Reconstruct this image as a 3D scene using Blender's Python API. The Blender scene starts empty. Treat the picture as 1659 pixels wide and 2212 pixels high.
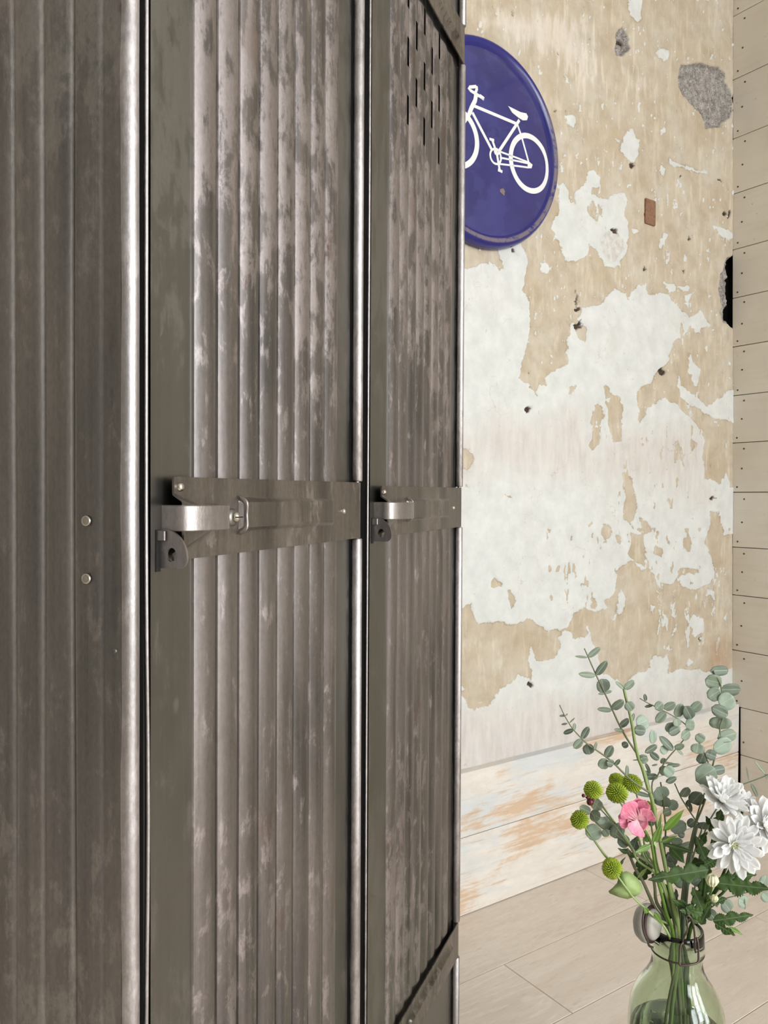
import bpy, bmesh, math, random
import numpy as np
from math import sin, cos, pi, radians, atan2, sqrt, exp
from mathutils import Vector, Matrix
random.seed(7); RNG = np.random.default_rng(5)
SC = bpy.context.scene; COL = SC.collection

# ------------------------------------------------------------------ camera
F = 1700.0; CX, CY = 829.5, 1106.0; CAMH = 0.95
_p, _r = radians(1.0), radians(0.3)
FW = np.array([0, cos(_p), -sin(_p)]); _u = np.array([0, sin(_p), cos(_p)]); _x = np.array([1.0, 0, 0])
UP = _u*cos(_r) - _x*sin(_r); RT = _x*cos(_r) + _u*sin(_r); ORG = np.array([0, 0, CAMH])
cd = bpy.data.cameras.new('camera'); cam = bpy.data.objects.new('camera', cd); COL.objects.link(cam)
cam.matrix_world = Matrix(((RT[0], UP[0], -FW[0], 0), (RT[1], UP[1], -FW[1], 0), (RT[2], UP[2], -FW[2], CAMH), (0, 0, 0, 1)))
cd.sensor_fit = 'VERTICAL'; cd.sensor_height = 24.0; cd.sensor_width = 24.0*1659/2212
cd.lens = F/2212*24.0; cd.clip_start = 0.01; cd.clip_end = 50
SC.camera = cam
# ------------------------------------------------------------------ world, lights, exposure
SC.view_settings.view_transform = 'Standard'; SC.view_settings.look = 'None'
SC.view_settings.gamma = 1.0; SC.view_settings.use_curve_mapping = False
SC.view_settings.exposure = 1.06
wd = bpy.data.worlds.new('world'); SC.world = wd; wd.use_nodes = True
wd.node_tree.nodes['Background'].inputs[0].default_value = (0.75, 0.87, 1, 1)
wd.node_tree.nodes['Background'].inputs[1].default_value = 1.0

def ray(x, y): return FW + RT*(x-CX)/F - UP*(y-CY)/F
def proj(P):
    q = np.asarray(P, float) - ORG; z = q@FW
    z = np.where(np.abs(z) < 1e-3, 1e-3, z)
    return CX + F*(q@RT)/z, CY - F*(q@UP)/z
def at(x, y, Y):
    d = ray(x, y); return Vector(ORG + d*(Y/d[1]))
# room frame: origin = corner at the floor; s runs right along the plaster wall, d towards it
WV = np.array([0.82425, 0.56622, 0]); NV = np.array([-0.56622, 0.82425, 0]); CN = np.array([1.0881, 2.3945, 0])
ROOM_ANG = atan2(WV[1], WV[0])
def RM(s, d, z): return Vector(CN + WV*s + NV*d + np.array([0, 0, z]))
ROOM_M = Matrix.Translation(Vector(CN)) @ Matrix.Rotation(ROOM_ANG, 4, 'Z')
S_L, D_W, H_C = -4.6, -4.9, 2.75          # left wall, window wall, ceiling

def area(name, loc_rm, size, sizey, energy, color, rotz_extra=0.0, tilt=0.0):
    l = bpy.data.lights.new(name, 'AREA'); l.shape = 'RECTANGLE'; l.size = size; l.size_y = sizey
    l.energy = energy; l.color = color
    o = bpy.data.objects.new(name, l); COL.objects.link(o)
    # local -Z must look along +d (towards the plaster wall)
    o.matrix_world = Matrix.Translation(RM(*loc_rm)) @ Matrix.Rotation(ROOM_ANG + rotz_extra, 4, 'Z') @ Matrix.Rotation(radians(90)+tilt, 4, 'X')
    return o
WIN = [(-2.45, -1.45), (-1.15, -0.25)]     # s-ranges of the windows opposite the plaster wall
WZ = (0.75, 2.35)
WIN_E = [26, 34]
GD = (-4.70, -3.20); GZ = (.25, 2.40)     # glazed door in the plank wall, behind the camera: d-range and heights
for (a, b), e in zip(WIN, WIN_E):
    area('daylight_window', ((a+b)/2, D_W-0.06, sum(WZ)/2), b-a, WZ[1]-WZ[0], e, (0.92, 0.965, 1.0))

area('daylight_glazed_door', (0.03, sum(GD)/2, sum(GZ)/2), GD[1]-GD[0], GZ[1]-GZ[0], 62, (0.93, 0.97, 1.0), radians(90))

# ------------------------------------------------------------------ helpers
def link(me, name, mat=None, parent=None, smooth=False):
    o = bpy.data.objects.new(name, me); COL.objects.link(o)
    if mat:
        if isinstance(mat, (list, tuple)):
            for m in mat: me.materials.append(m)
        else: me.materials.append(mat)
    if parent: o.parent = parent
    if smooth:
        for p in me.polygons: p.use_smooth = True
    return o
def bmo(name, bm, mat=None, parent=None, smooth=False):
    bmesh.ops.recalc_face_normals(bm, faces=bm.faces)
    me = bpy.data.meshes.new(name); bm.to_mesh(me); bm.free()
    return link(me, name, mat, parent, smooth)
def pyo(name, vs, fs, mat=None, parent=None, smooth=False):
    me = bpy.data.meshes.new(name); me.from_pydata([tuple(v) for v in vs], [], fs); me.update()
    return link(me, name, mat, parent, smooth)
def tag(o, label=None, cat=None, group=None, kind=None):
    if label: o['label'] = label
    if cat: o['category'] = cat
    if group: o['group'] = group
    if kind: o['kind'] = kind
    return o
def empty(name, M=None, parent=None):
    o = bpy.data.objects.new(name, None); COL.objects.link(o); o.empty_display_size = 0.05
    if M is not None: o.matrix_world = M
    if parent: o.parent = parent
    return o
def box(bm, lo, hi, bev=0.0, segs=1):
    r = bmesh.ops.create_cube(bm, size=1.0); vs = r['verts']
    for v in vs:
        v.co = Vector([lo[i] + (v.co[i]+0.5)*(hi[i]-lo[i]) for i in range(3)])
    if bev > 0:
        es = list({e for v in vs for e in v.link_edges})
        bmesh.ops.bevel(bm, geom=es, offset=bev, segments=segs, affect='EDGES', profile=0.5)
def tube(bm, pts, rad, n=8, cap=True):
    pts = [Vector(p) for p in pts]; N = len(pts)
    if not isinstance(rad, (list, tuple)): rad = [rad]*N
    rings = []; prev = None
    for i, p in enumerate(pts):
        t = (pts[min(i+1, N-1)] - pts[max(i-1, 0)]).normalized()
        if prev is None:
            a = t.orthogonal().normalized()
        else:
            a = (prev - t*prev.dot(t))
            a = a.normalized() if a.length > 1e-6 else t.orthogonal().normalized()
        prev = a; b = t.cross(a)
        rings.append([bm.verts.new(p + (a*cos(2*pi*k/n) + b*sin(2*pi*k/n))*rad[i]) for k in range(n)])
    for i in range(N-1):
        for k in range(n):
            bm.faces.new((rings[i][k], rings[i][(k+1) % n], rings[i+1][(k+1) % n], rings[i+1][k]))
    if cap:
        bm.faces.new(rings[0][::-1]); bm.faces.new(rings[-1])
def smooth_path(pts, sub=4):
    pts = [Vector(p) for p in pts]; out = []
    for i in range(len(pts)-1):
        p0 = pts[max(i-1, 0)]; p1 = pts[i]; p2 = pts[i+1]; p3 = pts[min(i+2, len(pts)-1)]
        for k in range(sub):
            t = k/sub
            out.append(0.5*((2*p1) + (p2-p0)*t + (2*p0-5*p1+4*p2-p3)*t*t + (3*p1-p0-3*p2+p3)*t**3))
    out.append(pts[-1]); return out
def lathe(bm, prof, n=48, M=None, close=False):
    rings = []
    for r, z in prof:
        if r < 1e-6: rings.append([bm.verts.new((0, 0, z))])
        else: rings.append([bm.verts.new((r*cos(2*pi*k/n), r*sin(2*pi*k/n), z)) for k in range(n)])
    m = len(rings)
    for i in range(m if close else m-1):
        A, B = rings[i], rings[(i+1) % m]
        for k in range(n):
            k2 = (k+1) % n
            if len(A) == 1 and len(B) == 1: continue
            if len(A) == 1: bm.faces.new((A[0], B[k], B[k2]))
            elif len(B) == 1: bm.faces.new((A[k], B[0], A[k2]))
            else: bm.faces.new((A[k], B[k], B[k2], A[k2]))
    if M is not None:
        for rr in rings:
            for v in rr: v.co = M @ v.co

# ------------------------------------------------------------------ material helpers
def srgb(r, g, b):
    f = lambda c: (c/255/12.92) if c/255 <= 0.04045 else ((c/255+0.055)/1.055)**2.4
    return (f(r), f(g), f(b), 1)
class NT:
    def __init__(s, name):
        s.m = bpy.data.materials.new(name); s.m.use_nodes = True; s.t = s.m.node_tree; s.N = s.t.nodes; s.L = s.t.links
        s.b = s.N['Principled BSDF']
    def n(s, typ, **kw):
        o = s.N.new(typ)
        for k, v in kw.items():
            if hasattr(o, k) and k not in ('Scale',): setattr(o, k, v)
        return o
    def set(s, sock, v):
        if hasattr(v, 'is_output') or isinstance(v, bpy.types.NodeSocket): s.L.new(v, sock)
        else: sock.default_value = v
    def coord(s, scale=(1, 1, 1), loc=(0, 0, 0), rnd=False, kind='Object'):
        tc = s.N.new('ShaderNodeTexCoord'); mp = s.N.new('ShaderNodeMapping')
        mp.inputs['Scale'].default_value = scale; mp.inputs['Location'].default_value = loc
        src = tc.outputs[kind]
        if rnd:
            oi = s.N.new('ShaderNodeObjectInfo'); vm = s.N.new('ShaderNodeVectorMath'); vm.operation = 'ADD'
            mm = s.N.new('ShaderNodeVectorMath'); mm.operation = 'SCALE'
            cb = s.N.new('ShaderNodeCombineXYZ')
            for i in range(3): s.L.new(oi.outputs['Random'], cb.inputs[i])
            s.L.new(cb.outputs[0], mm.inputs[0]); mm.inputs['Scale'].default_value = 37.0
            s.L.new(src, vm.inputs[0]); s.L.new(mm.outputs[0], vm.inputs[1]); src = vm.outputs[0]
        s.L.new(src, mp.inputs[0]); return mp.outputs[0]
    def noise(s, vec, scale, detail=4, rough=0.55, dist=0.0):
        o = s.N.new('ShaderNodeTexNoise'); o.inputs['Scale'].default_value = scale; o.inputs['Detail'].default_value = detail
        o.inputs['Roughness'].default_value = rough; o.inputs['Distortion'].default_value = dist
        s.L.new(vec, o.inputs['Vector']); return o.outputs['Fac']
    def ramp(s, fac, stops, interp='LINEAR'):
        o = s.N.new('ShaderNodeValToRGB'); cr = o.color_ramp; cr.interpolation = interp
        while len(cr.elements) < len(stops): cr.elements.new(0.5)
        for e, (p, c) in zip(cr.elements, stops):
            e.position = p; e.color = c if len(c) == 4 else (*c, 1)
        s.L.new(fac, o.inputs[0]); return o.outputs[0]
    def rng(s, v, a, b, c=0.0, d=1.0, smooth=False):
        o = s.N.new('ShaderNodeMapRange'); o.inputs[1].default_value = a; o.inputs[2].default_value = b
        o.inputs[3].default_value = c; o.inputs[4].default_value = d
        if smooth: o.interpolation_type = 'SMOOTHSTEP'
        s.L.new(v, o.inputs[0]); return o.outputs[0]
    def mix(s, fac, a, b, mode='MIX'):
        o = s.N.new('ShaderNodeMix'); o.data_type = 'RGBA'; o.blend_type = mode
        s.set(o.inputs[0], fac); s.set(o.inputs[6], a); s.set(o.inputs[7], b); return o.outputs[2]
    def math(s, op, a, b=None):
        o = s.N.new('ShaderNodeMath'); o.operation = op; s.set(o.inputs[0], a)
        if b is not None: s.set(o.inputs[1], b)
        return o.outputs[0]
    def attr(s, name):
        o = s.N.new('ShaderNodeAttribute'); o.attribute_name = name; return o.outputs['Fac']
    def bump(s, h, strength=0.3, dist=0.001, prev=None):
        o = s.N.new('ShaderNodeBump'); o.inputs['Strength'].default_value = strength; o.inputs['Distance'].default_value = dist
        s.L.new(h, o.inputs['Height'])
        if prev is not None: s.L.new(prev, o.inputs['Normal'])
        s.L.new(o.outputs[0], s.b.inputs['Normal']); return o.outputs[0]
    def base(s, c, rough=0.5, metal=0.0):
        s.set(s.b.inputs['Base Color'], c); s.set(s.b.inputs['Roughness'], rough); s.set(s.b.inputs['Metallic'], metal); return s
G = lambda v: (v, v, v, 1)

def mat_plain(name, c, rough=0.5, metal=0.0, var=0.0, vscale=40, bump=0.0):
    m = NT(name)
    if var > 0:
        f = m.noise(m.coord(rnd=True), vscale, 3)
        lo = tuple(x*(1-var) for x in c[:3])+(1,); hi = tuple(min(1, x*(1+var)) for x in c[:3])+(1,)
        m.base(m.mix(m.rng(f, .3, .7), lo, hi), rough, metal)
        if bump: m.bump(f, bump, .0005)
    else: m.base(c, rough, metal)
    return m.m

def mat_steel(name, c_lo, c_mid, c_hi, r_lo, r_hi, patch=0.5, bump=0.06, worn=0.5, flats=False):
    m = NT(name)
    big = m.noise(m.coord((1, 1, .22)), 14, 5, .6, .4)           # tall clouded patches
    blot = m.noise(m.coord((1, 1, .50)), 58, 10, .74, .25)        # ragged scale islands
    fine = m.noise(m.coord((1, 1, .5)), 420, 4, .65)             # grain
    strk = m.noise(m.coord((1, 1, .03)), 160, 4, .6)             # brushed streaks
    zone = m.noise(m.coord((.7, .7, .5), (3, 7, 2)), 4.5, 2)
    isl = m.rng(m.math('ADD', m.math('ADD', m.math('MULTIPLY', blot, .85), m.math('MULTIPLY', strk, .15)), m.math('MULTIPLY', m.math('SUBTRACT', zone, .5), worn)), .485, .545)
    c = m.mix(m.rng(big, .35, .65), c_lo, c_mid)
    c = m.mix(m.math('MULTIPLY', isl, patch), c, c_hi)
    rust = m.rng(m.noise(m.coord((1, 1, .6), (9, 1, 4)), 22, 6, .6), .60, .66)
    c = m.mix(m.math('MULTIPLY', rust, .35), c, srgb(112, 82, 66))
    c = m.mix(m.math('MULTIPLY', m.rng(fine, .4, .62), .18), c, (.03, .028, .026, 1))
    c = m.mix(m.math('MULTIPLY', m.rng(strk, .35, .7), .25), c, c_hi)
    if flats:
        sx = m.N.new('ShaderNodeSeparateXYZ'); m.L.new(m.coord(), sx.inputs[0])
        fl_ = m.rng(sx.outputs[1], -.0009, -.0002)
        c = m.mix(m.math('MULTIPLY', fl_, .75), c, srgb(116, 115, 108))
    r = m.math('ADD', m.rng(big, .3, .7, r_lo, r_hi), m.math('MULTIPLY', isl, .07))
    m.base(c, r, 1.0)
    b1 = m.bump(fine, bump, .0004)
    b2 = m.bump(isl, .12, .0004, b1)
    m.bump(m.noise(m.coord((1, 1, .12)), 18, 2), .05, .004, b2)
    return m.m
M_DOOR = mat_steel('door_steel', srgb(102, 102, 103), srgb(138, 132, 130), srgb(190, 180, 180), .28, .42, .55, flats=True)
M_SIDE = mat_steel('side_steel', srgb(116, 115, 114), srgb(134, 129, 125), srgb(166, 160, 155), .38, .52, .5)
M_POST = mat_steel('worn_bright_steel', srgb(150, 146, 144), srgb(178, 172, 172), srgb(204, 198, 198), .40, .52, .5, .45)
M_STRAP = mat_steel('strap_steel', srgb(88, 85, 83), srgb(142, 136, 131), srgb(180, 173, 167), .28, .42, .55)
M_HANDLE = mat_steel('handle_steel', srgb(138, 132, 129), srgb(166, 159, 156), srgb(200, 192, 190), .36, .50, .6, .45)
M_RIVET = mat_plain('rivet_steel', srgb(190, 184, 172), .27, 1.0, .15, 300)
M_DARK = mat_plain('gap_shade_black', srgb(22, 20, 19), .8)  # black stands in for shade inside the locker and behind gaps
M_SLOT_SHADE = mat_plain('slot_shade_black', srgb(10, 10, 10), .8)  # black painted where slots and the post gap lie in shade

# ------------------------------------------------------------------ plaster wall fields (distances in the photo's own pixels, baked per vertex)
def R1(l): return [(1000+x/2.517, y/2.517) for x, y in l]
def R2(l): return [(980+x/2.443, 550+y/2.443) for x, y in l]
def R3(l): return [(980+x/2.443, 1050+y/2.443) for x, y in l]
def sdf(px, py, poly, mar=40):
    P = np.array(poly, float); out = np.full(px.shape, -float(mar))
    sel = (px > P[:, 0].min()-mar) & (px < P[:, 0].max()+mar) & (py > P[:, 1].min()-mar) & (py < P[:, 1].max()+mar)
    x = px[sel]; y = py[sel]; d2 = np.full(x.shape, 1e9); ins = np.zeros(x.shape, bool)
    for i in range(len(P)):
        ax, ay = P[i]; bx, by = P[(i+1) % len(P)]; ex, ey = bx-ax, by-ay; L2 = ex*ex+ey*ey+1e-9
        t = np.clip(((x-ax)*ex+(y-ay)*ey)/L2, 0, 1)
        d2 = np.minimum(d2, (x-ax-t*ex)**2+(y-ay-t*ey)**2)
        c = ((ay > y) != (by > y)) & (x < (bx-ax)*(y-ay)/((by-ay) if abs(by-ay) > 1e-9 else 1e-9)+ax)
        ins ^= c
    d = np.sqrt(d2); out[sel] = np.where(ins, np.minimum(d, mar), -np.minimum(d, mar)); return out
def vnoise(x, y, seed):
    g = np.random.default_rng(seed).random((256, 256)); xi = np.floor(x).astype(int); yi = np.floor(y).astype(int)
    fx = x-xi; fy = y-yi; fx = fx*fx*(3-2*fx); fy = fy*fy*(3-2*fy)
    a = g[xi % 256, yi % 256]; b = g[(xi+1) % 256, yi % 256]; c = g[xi % 256, (yi+1) % 256]; d = g[(xi+1) % 256, (yi+1) % 256]
    return (a*(1-fx)+b*fx)*(1-fy)+(c*(1-fx)+d*fx)*fy
def fbm(x, y, seed, o=4, g=.55):
    s = 0; a = 1; t = 0
    for i in range(o):
        s = s+a*vnoise(x*2**i, y*2**i, seed+i); t += a; a *= g
    return s/t - .5
OPS = [  # ('W' adds pale plaster, 'T' exposes the tan coat), later ones win
 ('W', R1([(483,1215),(512,1170),(520,1100),(530,1010),(548,985),(575,1040),(580,1100),(615,1100),(605,1045),(640,1010),(670,980),(675,930),(705,925),(745,960),(748,1010),(720,1030),(700,1020),(700,1060),(760,1075),(820,1060),(860,1040),(895,1080),(890,1160),(905,1260),(890,1350),(870,1410),(820,1455),(770,1440),(720,1360),(690,1330),(670,1380),(610,1415),(560,1410),(535,1370),(525,1300),(500,1280)])),
 ('T', R1([(690,1090),(725,1120),(720,1150),(735,1180),(725,1200),(690,1165),(668,1130)])),
 ('T', R1([(735,1105),(765,1115),(760,1180),(740,1160)])),
 ('W', R1([(895,-40),(960,-40),(972,60),(965,105),(945,125),(915,100),(900,60)])),
 ('W', R1([(1050,280),(1080,255),(1110,270),(1110,330),(1085,345),(1060,320)])),
 ('W', R1([(885,710),(915,700),(930,740),(960,790),(965,850),(935,880),(915,890),(880,860),(858,800),(865,760)])),
 ('W', R1([(402,1430),(440,1425),(480,1460),(445,1485),(410,1465)])),
 ('W', R1([(555,640),(600,630),(605,680),(575,690)])), ('W', R1([(1065,700),(1095,690),(1100,720),(1070,720)])),
 ('W', R1([(1070,900),(1100,920),(1085,955),(1070,940)])), ('W', R1([(1115,860),(1200,900),(1330,940),(1330,955),(1210,920),(1120,890)])),
 ('W', R1([(1345,1225),(1455,1250),(1458,1310),(1400,1270),(1350,1250)])), ('W', R1([(1085,1260),(1110,1275),(1085,1350),(1068,1330)])),
 ('W', R1([(915,1235),(965,1260),(930,1280)])), ('W', R1([(1110,1370),(1122,1380),(1112,1440)])),
 ('W', R2([(-600,60),(45,70),(100,62),(190,55),(235,80),(262,82),(225,-30),(350,-60),(375,-10),(380,90),(362,180),(405,270),(400,380),(385,480),(348,600),(345,650),(400,710),(440,735),(455,690),(492,690),(497,640),(520,615),(595,585),(600,560),(588,520),(612,440),(618,360),(650,360),(640,430),(690,455),(700,405),(668,340),(682,280),(780,265),(800,225),(850,195),(900,205),(915,240),(940,190),(990,165),(1022,155),(1028,205),(1105,205),(1160,240),(1195,290),(1200,350),(1195,440),(1163,455),(1140,545),(1060,640),(1045,680),(1000,690),(955,712),(960,770),(975,850),(985,890),(1020,830),(1060,790),(1100,760),(1180,790),(1240,850),(1310,930),(1320,1040),(1325,1190),(1400,1210),(1440,1150),(1500,1344),(-600,1344)])),
 ('T', R2([(820,690),(835,740),(880,780),(895,850),(885,985),(840,980),(815,880),(795,760),(800,700)])),
 ('T', R2([(760,780),(785,850),(770,920),(760,1010),(725,1040),(720,900),(735,800)])),
 ('T', R2([(655,690),(640,720),(605,735),(620,700)])), ('T', R2([(-60,1035),(80,1030),(110,1090),(90,1120),(-60,1150)])),
 ('T', R2([(55,1205),(85,1215),(105,1245),(70,1235)])), ('T', R2([(795,920),(808,960),(800,975)])),
 ('W', R2([(1180,290),(1220,310),(1250,330),(1300,290),(1330,340),(1345,390),(1310,380),(1280,420),(1255,370),(1230,420),(1205,360)])),
 ('W', R2([(1100,150),(1165,155),(1165,190),(1130,200)])), ('W', R2([(1180,160),(1230,160),(1230,190),(1190,185)])),
 ('W', R2([(1205,220),(1270,195),(1230,250),(1245,300),(1215,260)])), ('W', R2([(1225,510),(1255,560),(1300,600),(1290,700),(1240,640),(1230,560)])),
 ('W', R2([(1180,620),(1205,690),(1235,730),(1300,760),(1340,800),(1440,720),(1500,700),(1500,880),(1380,870),(1300,830),(1220,770),(1180,700)])),
 ('T', R2([(1230,660),(1300,690),(1290,740),(1240,720)])),
 ('W', R3([(-600,0),(1500,0),(1500,250),(1420,290),(1380,210),(1350,200),(1340,320),(1370,400),(1400,500),(1320,500),(1280,430),(1200,440),(1150,520),(1080,510),(1030,440),(1000,450),(950,400),(860,450),(850,560),(830,640),(760,660),(700,640),(640,670),(590,740),(500,770),(430,740),(400,690),(330,740),(240,710),(120,730),(90,620),(50,640),(-600,800)])),
 ('T', R3([(1360,140),(1400,140),(1420,260),(1500,240),(1500,900),(1300,900),(1380,520),(1360,400),(1335,310)])),
 ('W', R3([(-600,1060),(50,1050),(60,1110),(100,1160),(200,1140),(250,1060),(340,1000),(400,1020),(405,850),(440,930),(530,920),(565,840),(560,760),(600,760),(640,810),(700,790),(710,730),(725,800),(740,860),(770,930),(780,1000),(860,1010),(900,1060),(950,1000),(980,970),(1040,960),(1060,900),(1130,890),(1140,990),(1200,960),(1330,980),(1500,960),(1500,1700),(-600,1700)])),
 ('T', R3([(35,1085),(100,1060),(70,1120),(130,1150),(210,1140),(180,1165),(90,1175),(60,1140)])),
 ('T', R3([(200,500),(215,465),(250,510),(255,535),(205,525)])), ('T', R3([(278,545),(300,550),(328,605),(310,650),(285,600)])),
 ('T', R3([(785,200),(825,210),(828,260),(800,285),(780,250)])), ('T', R3([(850,245),(870,260),(880,320),(860,300)])),
 ('T', R3([(895,-80),(930,-80),(945,20),(970,110),(940,220),(900,170)])), ('T', R3([(925,240),(1000,250),(1020,350),(1000,420),(930,380)])),
 ('T', R3([(980,170),(1020,190),(1030,240),(1000,260)])), ('T', R3([(1070,300),(1100,340),(1090,370),(1060,350)])),
 ('T', R3([(1200,290),(1235,260),(1250,300),(1250,350),(1210,330)])), ('T', R3([(855,480),(905,490),(890,560),(860,570)])),
 ('T', R3([(710,185),(722,190),(716,215),(706,210)])), ('T', R3([(735,240),(742,245),(740,280),(730,275)])), ('T', R3([(275,195),(290,200),(285,220)])),
 ('T', R3([(1065,235),(1080,240),(1075,275),(1062,265)])), ('T', R3([(260,40),(280,45),(300,70),(285,65)])),
 ('T', R3([(730,590),(755,600),(748,650),(735,640)])), ('T', R3([(800,600),(850,570),(855,640),(820,650)])), ('T', R3([(1010,430),(1040,440),(1010,480),(980,470)])),
 ('W', R3([(880,540),(920,600),(880,680),(830,710),(860,640)])), ('W', R3([(1030,620),(1060,630),(1050,670),(1025,650)])),
 ('W', R3([(1220,720),(1260,680),(1320,700),(1320,760),(1280,800),(1240,740)])), ('W', R3([(1240,905),(1255,930),(1235,950),(1222,940)])),
 ('W', R3([(1180,480),(1300,450),(1360,480),(1350,520),(1250,545),(1190,520)])), ('W', R3([(1150,770),(1175,710),(1165,770),(1140,800)])),
 ('W', R3([(1165,560),(1172,560),(1172,650),(1165,650)])), ('W', R3([(1082,650),(1092,650),(1094,740),(1084,800)])), ('W', R3([(1345,540),(1385,560),(1380,600),(1350,570)])),
]
GREY = [(R1([(1195,345),(1250,350),(1300,345),(1390,360),(1425,400),(1440,480),(1468,540),(1460,640),(1400,690),(1330,700),(1300,660),(1280,610),(1240,560),(1200,520),(1175,470),(1185,400)]), 1.0),
        (R1([(830,250),(845,200),(850,145),(880,150),(910,200),(905,260),(870,300),(830,290)]), 1.0),
        ([(1562,570),(1571,557),(1600,556),(1600,712),(1576,711),(1562,690),(1557,655),(1551,625)], 1.0)]
DISC = R1([(740,1300),(770,1260),(820,1255),(865,1300),(868,1360),(835,1420),(785,1425),(750,1380)])
HOLES = [(1348,88,9,8),(1366,356,9,7),(1326,497,10,6),(1430,803,12,11),(1141,885,6,8),(1248,670,8,6),(1247,706,8,9),(1144,1479,8,8),(1245,629,3,4),(1143,806,3,3),(1143,838,3,3),
         (1512,1383,3,9),(1539,1077,8,4),(1477,586,4,6),(1395,581,4,4),(1490,513,3,6),(1108,29,3,4),(1206,117,3,5),(1253,700,5,14),(1200,237,3,3),(1223,240,3,4),(1535,1005,3,3),(1576,463,4,10),(1522,247,5,10),(1247,650,3,18),
         (1395,460,3,3),(1565,460,4,5),(1278,84,2,2),(1108,540,4,7),(1470,380,3,4),(1555,390,6,3)]
SCUFF = R1([(40,110),(200,60),(520,30),(640,120),(700,250),(745,490),(640,440),(600,400),(520,350),(200,200)])
SCUFF2 = R1([(880,370),(990,440),(1120,500),(1110,530),(960,490),(890,520)])
PINK = R3([(-600,1165),(180,1150),(400,1125),(800,1095),(1500,1050),(1500,1800),(-600,1800)])
PINK2 = R2([(-600,900),(300,860),(700,830),(760,1000),(1000,900),(1320,900),(1320,1300),(900,1200),(700,1170),(-600,1180)])
STREAKS = R3([(1060,420),(1440,430),(1440,900),(1080,860)])
FLECK = R2([(1080,900),(1330,900),(1330,1344),(860,1344),(880,1050)])

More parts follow.
